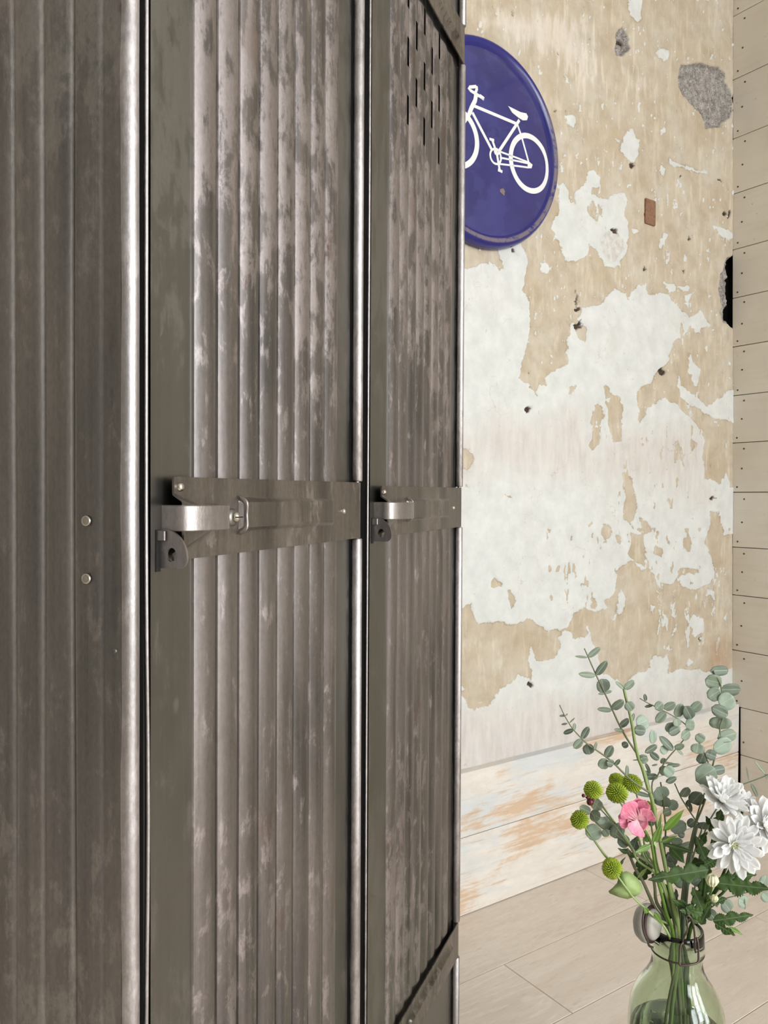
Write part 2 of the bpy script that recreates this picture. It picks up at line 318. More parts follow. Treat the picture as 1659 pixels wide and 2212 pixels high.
def s_end(z): return 0.0045 + 0.0205*(0.33-z)
def build_plaster_wall():
    # fine lattice where the photograph looks, coarse behind the locker
    us = np.concatenate([np.linspace(-4.6, -1.25, 12)[:-1], np.arange(-1.25, -0.0005, 0.0032), [0.0]])
    zs = np.concatenate([np.linspace(0, 0.31, 3)[:-1], np.arange(0.31, 2.52, 0.0032), [2.6, H_C]])
    U_, Z_ = np.meshgrid(us, zs); u = U_.ravel(); z = Z_.ravel()
    s = u + s_end(z)
    base = CN[None, :] + WV[None, :]*s[:, None] + NV[None, :]*0.025 + np.array([0, 0, 1.0])[None, :]*z[:, None]
    px, py = proj(base)
    # ragged edges: warp the lookup
    wx = px + 9*fbm(px/26+11, py/26+40, 3, 4, .6)*2; wy = py + 9*fbm(px/26+90, py/26+7, 13, 4, .6)*2
    fw = np.full(px.shape, -40.0)
    for k, poly in OPS:
        d = sdf(wx, wy, poly)
        fw = np.maximum(fw, d) if k == 'W' else np.minimum(fw, -d)
    nz = fbm(px/34+5, py/60+50, 21, 5, .62)
    hid = px < 940
    fw = np.where(hid, 60*fbm(s*6+40, z*4+40, 55, 4), fw)
    # small flakes: pale flecks on tan at the right, tan chips in the streaky zones
    st = fbm(px/9+3, py/30+9, 31, 4, .6); st2 = fbm(px/7+31, py/16+19, 41, 4, .6)
    zs_ = sdf(px, py, STREAKS); zf = sdf(px, py, FLECK)
    fw = np.where((zs_ > 0) & (fw < 0), np.maximum(fw, (st-.13)*60), fw)
    fw = np.where((zf > 0) & (fw > 0), np.minimum(fw, (.17-st)*60), fw)
    fw = np.where((py > 1140) & (py < 1330) & (px > 1180) & (fw > 0), np.minimum(fw, (.20-st)*60), fw)
    fw = np.where((py < 1000) & (px > 1000) & (fw < 0), np.maximum(fw, (st2-.235)*60), fw)
    fg = np.full(px.shape, -40.0)
    for poly, k in GREY: fg = np.maximum(fg, sdf(wx, wy, poly))
    fd = sdf(wx, wy, DISC)
    fh = np.full(px.shape, -40.0)
    hx = px+13*fbm(px/7, py/7, 71, 3); hy = py+13*fbm(px/7+50, py/7+50, 77, 3)
    for cx, cy, rx, ry in HOLES:
        q = np.sqrt(((hx-cx)/rx)**2+((hy-cy)/ry)**2); fh = np.maximum(fh, (.82-q)*min(rx, ry))
    edge = sdf(wx, wy, [(1578,562),(1600,556),(1600,712),(1579,709),(1574,680),(1575,630)])
    fh = np.maximum(fh, edge)
    fs = np.maximum(sdf(wx, wy, SCUFF), sdf(wx, wy, SCUFF2))
    fp = np.maximum(sdf(wx, wy, PINK), sdf(wx, wy, PINK2)-6)
    # relief in metres, positive = out of the wall
    sm = lambda v, a, b: np.clip((v-a)/(b-a), 0, 1)**2*(3-2*np.clip((v-a)/(b-a), 0, 1))
    h = 0.0016*sm(fw, -1, 1.2) + 0.0035*fbm(px/70, py/70, 91, 3) + 0.0010*fbm(px/12, py/12, 95, 3)
    h += 0.0014*sm(fw, -1, 2)*(1-sm(fw, 2, 14))*(fbm(px/20, py/20, 97, 3) > .02)
    h = np.where(fg > -2, h - 0.013*sm(fg, -2, 5) + 0.010*fbm(px/9, py/9, 101, 4, .7)*sm(fg, -2, 3), h)
    h = h - np.where(edge > -6, 0.034, 0.012)*sm(fh, -1.0, 3.0) + 0.0022*sm(fd, -1, 2) - .001*sm(fd, 3, 8)
    h = np.where(s > -0.004, np.minimum(h, 0.0), h)
    out = base - NV[None, :]*h[:, None]
    nu, nz_ = len(us), len(zs)
    idx = np.arange(nu*nz_).reshape(nz_, nu)
    q = np.stack([idx[:-1, :-1], idx[:-1, 1:], idx[1:, 1:], idx[1:, :-1]], -1).reshape(-1, 4)
    me = bpy.data.meshes.new('wall_back'); me.vertices.add(len(out)); me.vertices.foreach_set('co', out.ravel())
    me.loops.add(q.size); me.loops.foreach_set('vertex_index', q.ravel().astype(np.int32))
    me.polygons.add(len(q)); me.polygons.foreach_set('loop_start', np.arange(0, q.size, 4, dtype=np.int32))
    me.polygons.foreach_set('loop_total', np.full(len(q), 4, dtype=np.int32))
    me.update(calc_edges=True)
    me.polygons.foreach_set('use_smooth', np.ones(len(q), bool))
    st_ = sdf(wx, wy, R3([(1350, 810), (1440, 800), (1450, 960), (1340, 960)]))
    for nm, f in (('f_stain', st_), ('f_white', fw), ('f_grey', fg), ('f_hole', fh), ('f_scuff', fs), ('f_pink', fp), ('f_disc', fd)):
        a = me.attributes.new(nm, 'FLOAT', 'POINT'); a.data.foreach_set('value', f.astype(np.float32))
    return me
def mat_plaster():
    m = NT('old_plaster'); v = m.coord()
    n1 = m.noise(v, 60, 6, .65); n2 = m.noise(v, 9, 4, .6); n3 = m.noise(v, 260, 4, .6)
    vs = m.coord((1, 1, .22)); n4 = m.noise(vs, 55, 5, .6)
    n5 = m.noise(m.coord((1, 1, 1), (5, 5, 5)), 22, 5, .62)
    tan = m.mix(m.rng(n2, .35, .65), srgb(197, 181, 157), srgb(206, 196, 180))
    tan = m.mix(m.math('MULTIPLY', m.rng(n5, .42, .68), .55), tan, srgb(172, 154, 128))
    tan = m.mix(m.math('MULTIPLY', m.rng(n4, .52, .72), .5), tan, srgb(232, 222, 202))
    whi = m.mix(m.rng(n5, .35, .68), srgb(226, 227, 224), srgb(212, 213, 210))
    pk = m.mix(m.rng(n4, .35, .65), srgb(222, 214, 208), srgb(205, 196, 190))
    fp = m.rng(m.math('ADD', m.attr('f_pink'), m.math('MULTIPLY', m.math('SUBTRACT', n2, .5), 150)), -34, 34, 0, .8)
    whi = m.mix(fp, whi, pk)
    speck = m.rng(n1, .66, .70)
    whi = m.mix(m.math('MULTIPLY', speck, .45), whi, srgb(176, 160, 142))
    # hairline cracks
    vo = m.N.new('ShaderNodeTexVoronoi'); vo.feature = 'DISTANCE_TO_EDGE'; vo.inputs['Scale'].default_value = 7
    wv = m.N.new('ShaderNodeVectorMath'); wv.operation = 'ADD'; nn = m.N.new('ShaderNodeTexNoise'); nn.inputs['Scale'].default_value = 12; nn.inputs['Detail'].default_value = 6
    m.L.new(v, nn.inputs['Vector']); sc = m.N.new('ShaderNodeVectorMath'); sc.operation = 'SCALE'; sc.inputs['Scale'].default_value = .16
    m.L.new(nn.outputs['Color'], sc.inputs[0]); m.L.new(v, wv.inputs[0]); m.L.new(sc.outputs[0], wv.inputs[1]); m.L.new(wv.outputs[0], vo.inputs['Vector'])
    crack = m.math('MULTIPLY', m.rng(vo.outputs['Distance'], .001, .006, 1, 0), m.rng(n2, .48, .62))
    whi = m.mix(m.math('MULTIPLY', crack, .35), whi, srgb(150, 138, 124))
    jag = m.math('MULTIPLY', m.math('SUBTRACT', n1, .5), 14)
    fwv = m.math('ADD', m.attr('f_white'), jag)
    fw = m.rng(fwv, -.4, .5)
    c = m.mix(fw, tan, whi)
    # darker lip just outside the flake edge: edge shade put into the colour
    lip = m.math('MULTIPLY', m.rng(fwv, -2.6, -.4), m.math('SUBTRACT', 1.0, fw))
    c = m.mix(m.math('MULTIPLY', lip, m.rng(n5, .45, .6, 0, .45)), c, srgb(158, 132, 98))
    scu = m.math('MULTIPLY', m.rng(m.math('ADD', m.attr('f_scuff'), m.math('MULTIPLY', m.math('SUBTRACT', n4, .5), 150)), -6, 34), .55)
    c = m.mix(scu, c, srgb(234, 224, 214))
    c = m.mix(m.rng(m.attr('f_stain'), -12, 14, 0, .55), c, srgb(176, 138, 108))
    gn = m.mix(m.rng(n1, .35, .65), srgb(128, 122, 116), srgb(190, 184, 178))
    gn = m.mix(m.rng(n3, .5, .66), gn, srgb(96, 92, 88))
    c = m.mix(m.rng(m.math('ADD', m.attr('f_grey'), m.math('MULTIPLY', jag, .6)), -.5, 1), c, gn)
    ds = m.mix(m.rng(n1, .4, .62), srgb(196, 188, 178), srgb(220, 218, 212))
    c = m.mix(m.math('MULTIPLY', m.rng(m.attr('f_disc'), -1, 3), .8), c, ds)
    hc = m.mix(m.rng(n3, .4, .6), srgb(104, 86, 70), srgb(58, 50, 45))
    c = m.mix(m.rng(m.math('ADD', m.attr('f_hole'), m.math('MULTIPLY', jag, .25)), -.6, 1.0), c, hc)
    m.base(c, .88)
    h = m.math('ADD', m.math('MULTIPLY', n1, .5), m.math('ADD', m.math('MULTIPLY', n3, .3), m.math('MULTIPLY', fw, .5)))
    m.bump(h, .55, .0018); return m.m
M_PLASTER = mat_plaster()
wb = link(build_plaster_wall(), 'wall_back', M_PLASTER); tag(wb, kind='structure')
# masonry behind the skin of plaster
bm = bmesh.new(); box(bm, (S_L-.1, .075, 0), (.25, .20, H_C)); o = bmo('wall_back_core', bm, mat_plain('core', srgb(70, 66, 62), .9)); o.matrix_world = ROOM_M
o.parent = wb; o.matrix_parent_inverse = Matrix(); o.name = 'masonry'
# small wooden plug set in the plaster
M_PLUG = mat_plain('old_wood_plug', srgb(140, 104, 80), .8, 0, .25, 120, .4)
def wallpt(x, y, off=.025):
    d = ray(x, y); p0 = CN+NV*off; t = np.dot(p0-ORG, NV)/np.dot(d, NV); P = ORG+d*t
    return float(np.dot(P-CN, WV)), float(P[2])
s0, z0 = wallpt(1391, 483); s1, z1 = wallpt(1413, 436)
bm = bmesh.new(); box(bm, (s0, .018, z0), (s1, .060, z1), .002); o = bmo('wooden_plug', bm, M_PLUG); o.matrix_world = ROOM_M; o.parent = wb
tag(o, 'brown wooden plug')

# ------------------------------------------------------------------ other walls, ceiling
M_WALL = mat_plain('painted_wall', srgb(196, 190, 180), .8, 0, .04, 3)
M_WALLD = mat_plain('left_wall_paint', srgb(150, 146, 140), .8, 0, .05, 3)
M_CEIL = mat_plain('ceiling_white', srgb(225, 223, 218), .85)
def rbox(name, lo, hi, mat, kind='structure'):
    bm = bmesh.new(); box(bm, lo, hi); o = bmo(name, bm, mat); o.matrix_world = ROOM_M
    if kind: tag(o, kind=kind)
    return o
rbox('wall_left', (S_L-.12, D_W-.12, 0), (S_L, .2, H_C), M_WALLD)
rbox('ceiling', (S_L-.12, D_W-.12, H_C), (.3, .2, H_C+.1), M_CEIL)
wf = empty('wall_front', ROOM_M); tag(wf, kind='structure')
bm = bmesh.new()
xs = [S_L] + [v for w in WIN for v in w] + [.3]   # piers
box(bm, (S_L, D_W-.12, 0), (.3, D_W, WZ[0])); box(bm, (S_L, D_W-.12, WZ[1]), (.3, D_W, H_C))
for i in range(0, len(xs), 2): box(bm, (xs[i], D_W-.12, WZ[0]), (xs[i+1], D_W, WZ[1]))
bmo('masonry', bm, M_WALL, wf)
M_FR = mat_plain('window_frame_paint', srgb(225, 224, 220), .5)
for k, (a, b) in enumerate(WIN):
    bm = bmesh.new(); t = .05
    for lo, hi in (((a, WZ[0]), (a+t, WZ[1])), ((b-t, WZ[0]), (b, WZ[1])), ((a, WZ[0]), (b, WZ[0]+t)), ((a, WZ[1]-t), (b, WZ[1])), (((a+b)/2-.02, WZ[0]), ((a+b)/2+.02, WZ[1])), ((a, 1.7), (b, 1.73))):
        box(bm, (lo[0], D_W-.05, lo[1]), (hi[0], D_W-.01, hi[1]))
    o = bmo('window_%d' % (k+1), bm, M_FR); o.matrix_world = ROOM_M; tag(o, kind='structure')

# ------------------------------------------------------------------ plank wall (right)
def mat_paintwood():
    m = NT('cream_painted_board'); g = m.noise(m.coord((20, 1.2, 20), rnd=True), 3.2, 6, .62)
    f = m.noise(m.coord(rnd=True), 5, 3); k = m.noise(m.coord((1, 1, 1), (3, 2, 8), rnd=True), 60, 4, .6)
    c = m.mix(m.rng(f, .35, .65), srgb(226, 218, 204), srgb(217, 208, 193))
    c = m.mix(m.math('MULTIPLY', m.rng(g, .5, .75), .35), c, srgb(204, 192, 174))
    c = m.mix(m.math('MULTIPLY', m.rng(k, .68, .74), .4), c, srgb(160, 142, 120))
    m.base(c, .55); m.bump(g, .15, .001); return m.m
M_BOARD = mat_paintwood(); M_NAIL = mat_plain('rusty_nail', srgb(92, 74, 60), .6, .4)
wr = empty('wall_right', Matrix.Translation(Vector(CN)) @ Matrix.Rotation(ROOM_ANG, 4, 'Z')); tag(wr, kind='structure')
JZ = [0.0, .170, .316, .489, .659, .806, .974, 1.124, 1.268, 1.416, 1.563, 1.709, 1.876, 2.041, 2.217, 2.405, 2.56, 2.72]
bm = bmesh.new(); box(bm, (.035, -3.1, 0), (.12, .2, H_C)); bmo('backing', bm, M_DARK, wr)
bm = bmesh.new(); box(bm, (-.02, GD[1], 0), (.12, -3.1, H_C)); box(bm, (-.02, D_W-.12, 0), (.12, GD[0], H_C)); box(bm, (-.02, GD[0], 0), (.12, GD[1], GZ[0])); box(bm, (-.02, GD[0], GZ[1]), (.12, GD[1], H_C)); bmo('masonry', bm, M_WALL, wr)
bm = bmesh.new()
for a_, b_ in ((GD[0], GD[0]+.06), (GD[1]-.06, GD[1]), (sum(GD)/2-.03, sum(GD)/2+.03)): box(bm, (-.03, a_, GZ[0]), (.02, b_, GZ[1]))
for z_ in (GZ[0], 1.0, 1.7, GZ[1]-.05): box(bm, (-.028, GD[0], z_), (.018, GD[1], z_+.04))
o = bmo('door_1', bm, mat_plain('door_paint', srgb(222, 220, 214), .5)); o.matrix_world = ROOM_M; tag(o, kind='structure')
nail_me = None
bm = bmesh.new(); lathe(bm, [(0, 0), (.0028, 0), (.0026, .0009), (.0012, .0012), (0, .0011)], 10, Matrix.Rotation(radians(-90), 4, 'Y'))
bmesh.ops.recalc_face_normals(bm, faces=bm.faces); nail_me = bpy.data.meshes.new('nail'); bm.to_mesh(nail_me); bm.free(); nail_me.materials.append(M_NAIL)
for i in range(len(JZ)-1):
    za, zb = JZ[i]+.0010, JZ[i+1]-.0010
    d1 = .0262 if JZ[i] > .3 else -.0015
    bm = bmesh.new(); box(bm, (0, -3.1, za), (.022, d1, zb), .0012)
    pr = random.uniform(-.0008, .0012)
    for v in bm.verts: v.co.x += s_end(v.co.z) + pr
    o = bmo('plank', bm, M_BOARD, wr)
    zz = za
    for j, (dd, fr) in enumerate(((-.0125, .12), (-.005, .53), (.010, .90))):
        if JZ[i] < .3 and j == 2: dd = -.012; fr = .72
        if JZ[i] < .3 and j < 2: continue
        z = zb-(zb-za)*(fr+random.uniform(-.05, .05)*(j == 1)); nl = bpy.data.objects.new('nail', nail_me); COL.objects.link(nl); nl.parent = o
        nl.location = (s_end(z)+pr, dd+random.uniform(-.0012, .0012), z)
    for rep in range(1, 6):
        for fr in (.15, .85):
            z = zb-(zb-za)*fr; nl = bpy.data.objects.new('nail', nail_me); COL.objects.link(nl); nl.parent = o; nl.location = (s_end(z)+pr, -.6*rep+.0, z)

# ------------------------------------------------------------------ whitewashed boards at the foot of the plaster wall
def mat_whitewash():
    m = NT('whitewashed_board')
    big = m.noise(m.coord((1.4, 1, 3.6), rnd=True), 2.6, 6, .62, .5); grain = m.noise(m.coord((1.1, 20, 20), rnd=True), 7, 7, .7, .2)
    mid = m.noise(m.coord((2, 1, 6), (4, 4, 4), rnd=True), 5, 6, .65); fine = m.noise(m.coord((1, 1, 1), rnd=True), 220, 3)
    c = m.mix(m.rng(mid, .35, .65), srgb(236, 230, 222), srgb(224, 216, 206))
    blue = m.rng(m.noise(m.coord((1, 1, 3), (8, 3, 5), rnd=True), 3.2, 4, .6), .50, .62)
    c = m.mix(m.math('MULTIPLY', blue, .6), c, srgb(206, 215, 222))
    bare = m.math('ADD', big, m.math('MULTIPLY', m.math('SUBTRACT', grain, .5), .42))
    c = m.mix(m.math('MULTIPLY', m.rng(bare, .53, .64), .75), c, srgb(212, 174, 134))
    c = m.mix(m.math('MULTIPLY', m.rng(grain, .56, .72), .38), c, srgb(190, 166, 140))
    c = m.mix(m.math('MULTIPLY', m.rng(fine, .6, .75), .2), c, srgb(180, 160, 140))
    m.base(c, .62); m.bump(grain, .25, .001); return m.m
M_WW = mat_whitewash()
tr = empty('trim_1', ROOM_M); tag(tr, kind='structure')
for za, zb in ((0.0015, .1785), (.1800, .3270)):
    bm = bmesh.new(); box(bm, (S_L+.0, .0, za), (.0015, .024, zb), .0014)
    bmo('plank', bm, M_WW, tr)

# ------------------------------------------------------------------ laminate floor
def mat_floor():
    m = NT('pale_oak_laminate')
    wav = m.N.new('ShaderNodeTexWave'); wav.wave_type = 'RINGS'; wav.rings_direction = 'SPHERICAL'
    v = m.coord((.45, 3.4, 1), (0, 0, 0), rnd=True)
    fr = m.N.new('ShaderNodeVectorMath'); fr.operation = 'MODULO'; m.L.new(v, fr.inputs[0]); fr.inputs[1].default_value = (.6, .66, 50)
    sb = m.N.new('ShaderNodeVectorMath'); sb.operation = 'SUBTRACT'; m.L.new(fr.outputs[0], sb.inputs[0]); sb.inputs[1].default_value = (.3, .33, 0)
    m.L.new(sb.outputs[0], wav.inputs['Vector']); wav.inputs['Scale'].default_value = 12; wav.inputs['Distortion'].default_value = 2.2; wav.inputs['Detail'].default_value = 3; wav.inputs['Detail Scale'].default_value = 1.4
    n = m.noise(m.coord((1, 8, 1), rnd=True), 2.4, 5, .6, .4); g = m.noise(m.coord((3, 60, 1), rnd=True), 9, 5, .65); g2 = m.noise(m.coord((4, 14, 1), (7, 7, 7), rnd=True), 6, 5, .6)
    c = m.mix(m.rng(n, .32, .68), srgb(232, 221, 209), srgb(219, 205, 191))
    c = m.mix(m.math('MULTIPLY', m.math('MULTIPLY', m.rng(wav.outputs['Fac'], .55, .9), m.rng(g2, .42, .62)), .55), c, srgb(242, 234, 224))
    c = m.mix(m.math('MULTIPLY', m.rng(g, .52, .72), .5), c, srgb(196, 179, 163))
    c = m.mix(m.math('MULTIPLY', m.rng(g2, .58, .75), .45), c, srgb(190, 174, 158))
    oi = m.N.new('ShaderNodeObjectInfo'); c = m.mix(m.rng(oi.outputs['Random'], 0, 1, 0, .16), c, srgb(208, 192, 176))
    m.base(c, .42); m.b.inputs['Specular IOR Level'].default_value = .4
    m.bump(g, .08, .0006); return m.m
M_FLOOR = mat_floor()
fl = empty('floor', ROOM_M); tag(fl, kind='structure')
bm = bmesh.new(); box(bm, (S_L-.1, D_W-.12, -.06), (.12, .2, -.012)); bmo('subfloor', bm, M_DARK, fl)
PW, PL = .1838, 1.29
row_j = {0: .427-1.1155, 1: -.031-1.1155, 2: .572-1.1155}      # butt joints in s
r = 0; dtop = .020
while dtop > D_W:
    top = dtop if r == 0 else -.004-PW*r
    bot = -.004-PW*(r+1)
    j = row_j.get(r, -((r*.43) % PL)-.1)
    while j < .05: j += PL
    e = .0006
    b = j
    while b > S_L:
        a = b-PL; aa, bb = max(a, S_L), min(b, .03)
        if bb-aa > .01:
            bm = bmesh.new(); w_ = (bb-aa)/2; h_ = (top-bot)/2
            box(bm, (-w_+e, -h_+e, -.012), (w_-e, h_-e, 0), .0009)
            o = bmo('plank', bm, M_FLOOR, fl); o.location = ((aa+bb)/2, (top+bot)/2, 0)
        b = a
    dtop = bot; r += 1

# ------------------------------------------------------------------ enamel sign with a bicycle
def mat_enamel():
    m = NT('blue_enamel'); n = m.noise(m.coord(), 14, 4); f = m.noise(m.coord((1, 1, 1), (3, 3, 3)), 9, 5, .6)
    c = m.mix(m.rng(n, .35, .65), srgb(42, 41, 106), srgb(52, 51, 118))
    c = m.mix(m.math('MULTIPLY', m.rng(f, .52, .56), .22), c, srgb(74, 80, 150))
    m.base(c, .16); m.b.inputs['Coat Weight'].default_value = .4; return m.m
def mat_rim():
    m = NT('blue_enamel_rim'); f = m.noise(m.coord(), 45, 6, .7)
    
    vl = m.N.new('ShaderNodeVectorMath'); vl.operation = 'LENGTH'; sx = m.N.new('ShaderNodeSeparateXYZ'); cx = m.N.new('ShaderNodeCombineXYZ'); m.L.new(m.coord(), sx.inputs[0]); m.L.new(sx.outputs[0], cx.inputs[0]); m.L.new(sx.outputs[1], cx.inputs[1]); m.L.new(cx.outputs[0], vl.inputs[0])
    rr = vl.outputs['Value']; band = m.math('MULTIPLY', m.rng(rr, .905*.2355, .915*.2355), m.rng(rr, .945*.2355, .957*.2355, 1, 0))
    side = m.rng(m.math('SUBTRACT', sx.outputs[0], sx.outputs[1]), -.02, .16)
    worn = m.math('MULTIPLY', m.math('MULTIPLY', band, side), m.rng(f, .36, .50))
    c = m.mix(m.math('MULTIPLY', worn, .8), srgb(38, 38, 118), srgb(134, 122, 122)); m.base(c, .2); return m.m
M_EN = mat_enamel(); M_RIM = mat_rim(); M_WEN = mat_plain('white_enamel', srgb(238, 238, 236), .25); M_CHIP = mat_plain('bare_steel_chip', srgb(126, 110, 104), .6)
ss, sz = wallpt(1050, 308, .0)
SR = .2355
sgM = Matrix.Translation(RM(ss, .018, sz)) @ Matrix.Rotation(ROOM_ANG, 4, 'Z') @ Matrix.Rotation(radians(90), 4, 'X')   # local z = towards viewer
sign = empty('bicycle_sign', sgM); tag(sign, 'round blue enamel sign with white bicycle hanging on the peeling plaster wall', 'sign')
bm = bmesh.new()
lathe(bm, [(0, .030), (SR*.40, .0295), (SR*.76, .026), (SR*.835, .022), (SR*.865, .0195), (SR*.885, .0195)], 96)
bmo('face', bm, M_EN, sign, True)
bm = bmesh.new()
lathe(bm, [(SR*.878, .0185), (SR*.895, .0225), (SR*.925, .027), (SR*.945, .0275), (SR*.97, .024), (SR*.99, .016), (SR, .006), (SR*.995, -.002), (SR*.97, -.003), (SR*.9, 0)], 96)
bmo('rim', bm, M_RIM, sign, True)
def facez(x, y):
    q = sqrt(x*x+y*y)/SR
    P = [(0, .030), (.40, .0295), (.76, .026), (.835, .022), (.9, .0195)]
    for (a, za), (b, zb) in zip(P, P[1:]):
        if q <= b: return za+(zb-za)*(q-a)/(b-a)
    return .0195
sMi = sgM.inverted()
def sgn(x, y):   # target pixel -> sign-face coordinates
    d = Vector(ray(x, y)); lo = sMi @ Vector(ORG); dr = sMi.to_3x3() @ d; t = (.027-lo.z)/dr.z
    return lo.x+dr.x*t, lo.y+dr.y*t
SP = lambda X, Y: sgn(960+X/4.423, 60+Y/4.424)
def stroke(pts, w, closed=False, taper=None):
    """flat raised stroke following the face"""
    P = [Vector((*p, 0)) for p in pts]
    if closed: P = P+[P[0]]
    # resample
    R_ = []
    for a, b in zip(P, P[1:]):
        n = max(1, int((b-a).length/.006))
        for k in range(n): R_.append(a+(b-a)*k/n)
    R_.append(P[-1]); n = len(R_); vs = []; fs = []
    for i, p in enumerate(R_):
        a = R_[i-1] if i else (R_[-2] if closed else R_[0]); b = R_[i+1] if i < n-1 else (R_[1] if closed else R_[-1])
        t = (b-a).normalized(); nn = Vector((-t.y, t.x, 0)); ww = w if taper is None else w+(taper-w)*i/(n-1)
        for sgn_, dz in ((-1, -.0008), (-1, .0007), (1, .0007), (1, -.0008)):
            q = p+nn*ww/2*sgn_; vs.append((q.x, q.y, facez(q.x, q.y)+dz))
    for i in range(n-1):
        for k in range(4): fs.append((4*i+k, 4*i+(k+1) % 4, 4*i+4+(k+1) % 4, 4*i+4+k))
    fs += [(3, 2, 1, 0), tuple(4*(n-1)+k for k in range(4))]
    return vs, fs
BV, BF = [], []
def addS(vf):
    o = len(BV); BV.extend(vf[0]); BF.extend([tuple(i+o for i in f) for f in vf[1]])
def fan(pts):
    cx = sum(p[0] for p in pts)/len(pts); cy = sum(p[1] for p in pts)/len(pts)
    vs = [(cx, cy, facez(cx, cy)+.0009)]+[(x, y, facez(x, y)+.0009) for x, y in pts]+[(x, y, facez(x, y)-.0008) for x, y in pts]; n = len(pts)
    fs = [(0, 1+i, 1+(i+1) % n) for i in range(n)]+[(1+i, 1+n+i, 1+n+(i+1) % n, 1+(i+1) % n) for i in range(n)]
    addS((vs, fs))
hubR = SP(812, 1318)
_x1 = SP(1003, 1300)[0]; wr_c = SP(805, 1300); R_O = (abs(SP(1003, 1300)[0]-SP(612, 1300)[0]))/2
_t = SP(790, 1022); _b = SP(860, 1580); R_O2 = abs(_t[1]-_b[1])/2
Rw = (R_O+R_O2)/2*.95
wc = ((SP(1003, 1340)[0]+SP(612, 1260)[0])/2, (_t[1]+_b[1])/2)
def ring(c, r, w): return stroke([(c[0]+r*cos(2*pi*k/64), c[1]+r*sin(2*pi*k/64)) for k in range(64)], w, True)
addS(ring(wc, Rw, .0125))
head = SP(262, 770); bb_ = SP(487, 1210); seatj = SP(688, 925); drop = wc
# front wheel mirrored at the same height
fwc = (SP(322, 1110)[0]-Rw-.006, wc[1]+.002)
addS(ring(fwc, Rw, .0125))
mirror_fix = SP(322, 1110)[0]-(fwc[0]+Rw+.006)
wb_ = .0072
ht = SP(285, 700); hb = SP(228, 830)
addS(stroke([SP(295, 640), ht, SP(250, 770), hb], .0105))                      # head tube
addS(stroke([hb, ((hb[0]*.35+fwc[0]*.65), (hb[1]*.35+fwc[1]*.65)), (fwc[0]-.0, fwc[1])], .009, taper=.006))  # fork
addS(stroke([SP(275, 752), seatj], wb_)); addS(stroke([SP(258, 815), SP(440, 1165)], wb_)); addS(stroke([SP(710, 885), SP(515, 1180)], wb_))
addS(stroke([SP(690, 930), SP(725, 1030), SP(800, 1290)], .0052))
for a, b in (((525, 1190), (800, 1290)), ((520, 1245), (800, 1300)), ((505, 1305), (800, 1338))): addS(stroke([SP(*a), SP(*b)], .0042))
cc = SP(480, 1235); addS(ring(cc, .0165, .0048)); addS(ring(SP(490, 1190), .006, .005))
addS(stroke([SP(445, 1075), SP(490, 1200), SP(520, 1370)], .0062)); addS(stroke([SP(420, 1068), SP(465, 1080)], .0058)); addS(stroke([SP(503, 1362), SP(545, 1380)], .0062))
fan([SP(800, 1280), SP(838, 1310), SP(828, 1345), SP(790, 1345), SP(790, 1290)])
fan([SP(602, 752), SP(640, 770), SP(720, 808), SP(780, 820), SP(796, 850), SP(785, 885), SP(745, 888), SP(700, 862), SP(640, 815)])   # saddle
addS(stroke([SP(300, 565), SP(240, 570), SP(228, 585), SP(245, 605), SP(285, 632), SP(370, 685)], .0072)); addS(stroke([SP(300, 560), SP(303, 590), SP(285, 640)], .0068))
addS(stroke([SP(330, 655), SP(370, 686)], .0088))
o = pyo('bicycle', BV, BF, M_WEN, sign); tag(o, 'raised white bicycle')
BV, BF = [], []
fan([SP(525, 1545), SP(555, 1538), SP(572, 1565), SP(565, 1610), SP(550, 1595), SP(522, 1570)])
pyo('chip', BV, BF, M_CHIP, sign)

# ------------------------------------------------------------------ steel locker
TH = radians(67.95); LM = Matrix.Translation((-.1394, .4633, 0)) @ Matrix.Rotation(TH, 4, 'Z')
locker = empty('locker', LM); tag(locker, 'tall ribbed bare-steel two-door locker with worn patches, standing on the pale floor', 'locker')
Z0 = CAMH; LH0, LH1 = .06, 1.86; W = .331; DEP = .46
def ribprof(a, n, pitch, groove, h, u0, u1, lead=3):
    """list of (u, v) : flat, then n rounded ribs, then flat"""
    P = [(u0+(a-u0)*k/lead, 0.0) for k in range(lead)]
    for i in range(n):
        s = a+i*pitch; w = pitch-groove
        for t in (0, .035, .10, .20, .30, .40, .50, .60, .70, .80, .90, .965, 1.0):
            P.append((s+groove*.5+w*t, h*(0 if t in (0, 1.0) else (.28+.72*(1-(1-t/.68)**2) if t < .68 else 1-.22*((t-.68)/.32)**2))))
    P.append((a+n*pitch, 0.0)); 
    for k in range(1, lead+1): P.append((a+n*pitch+(u1-a-n*pitch)*k/lead, 0.0))
    return P
RZ_LO, RZ_HI = Z0-.556, Z0+.553         # visible rib ends next to the outer straps
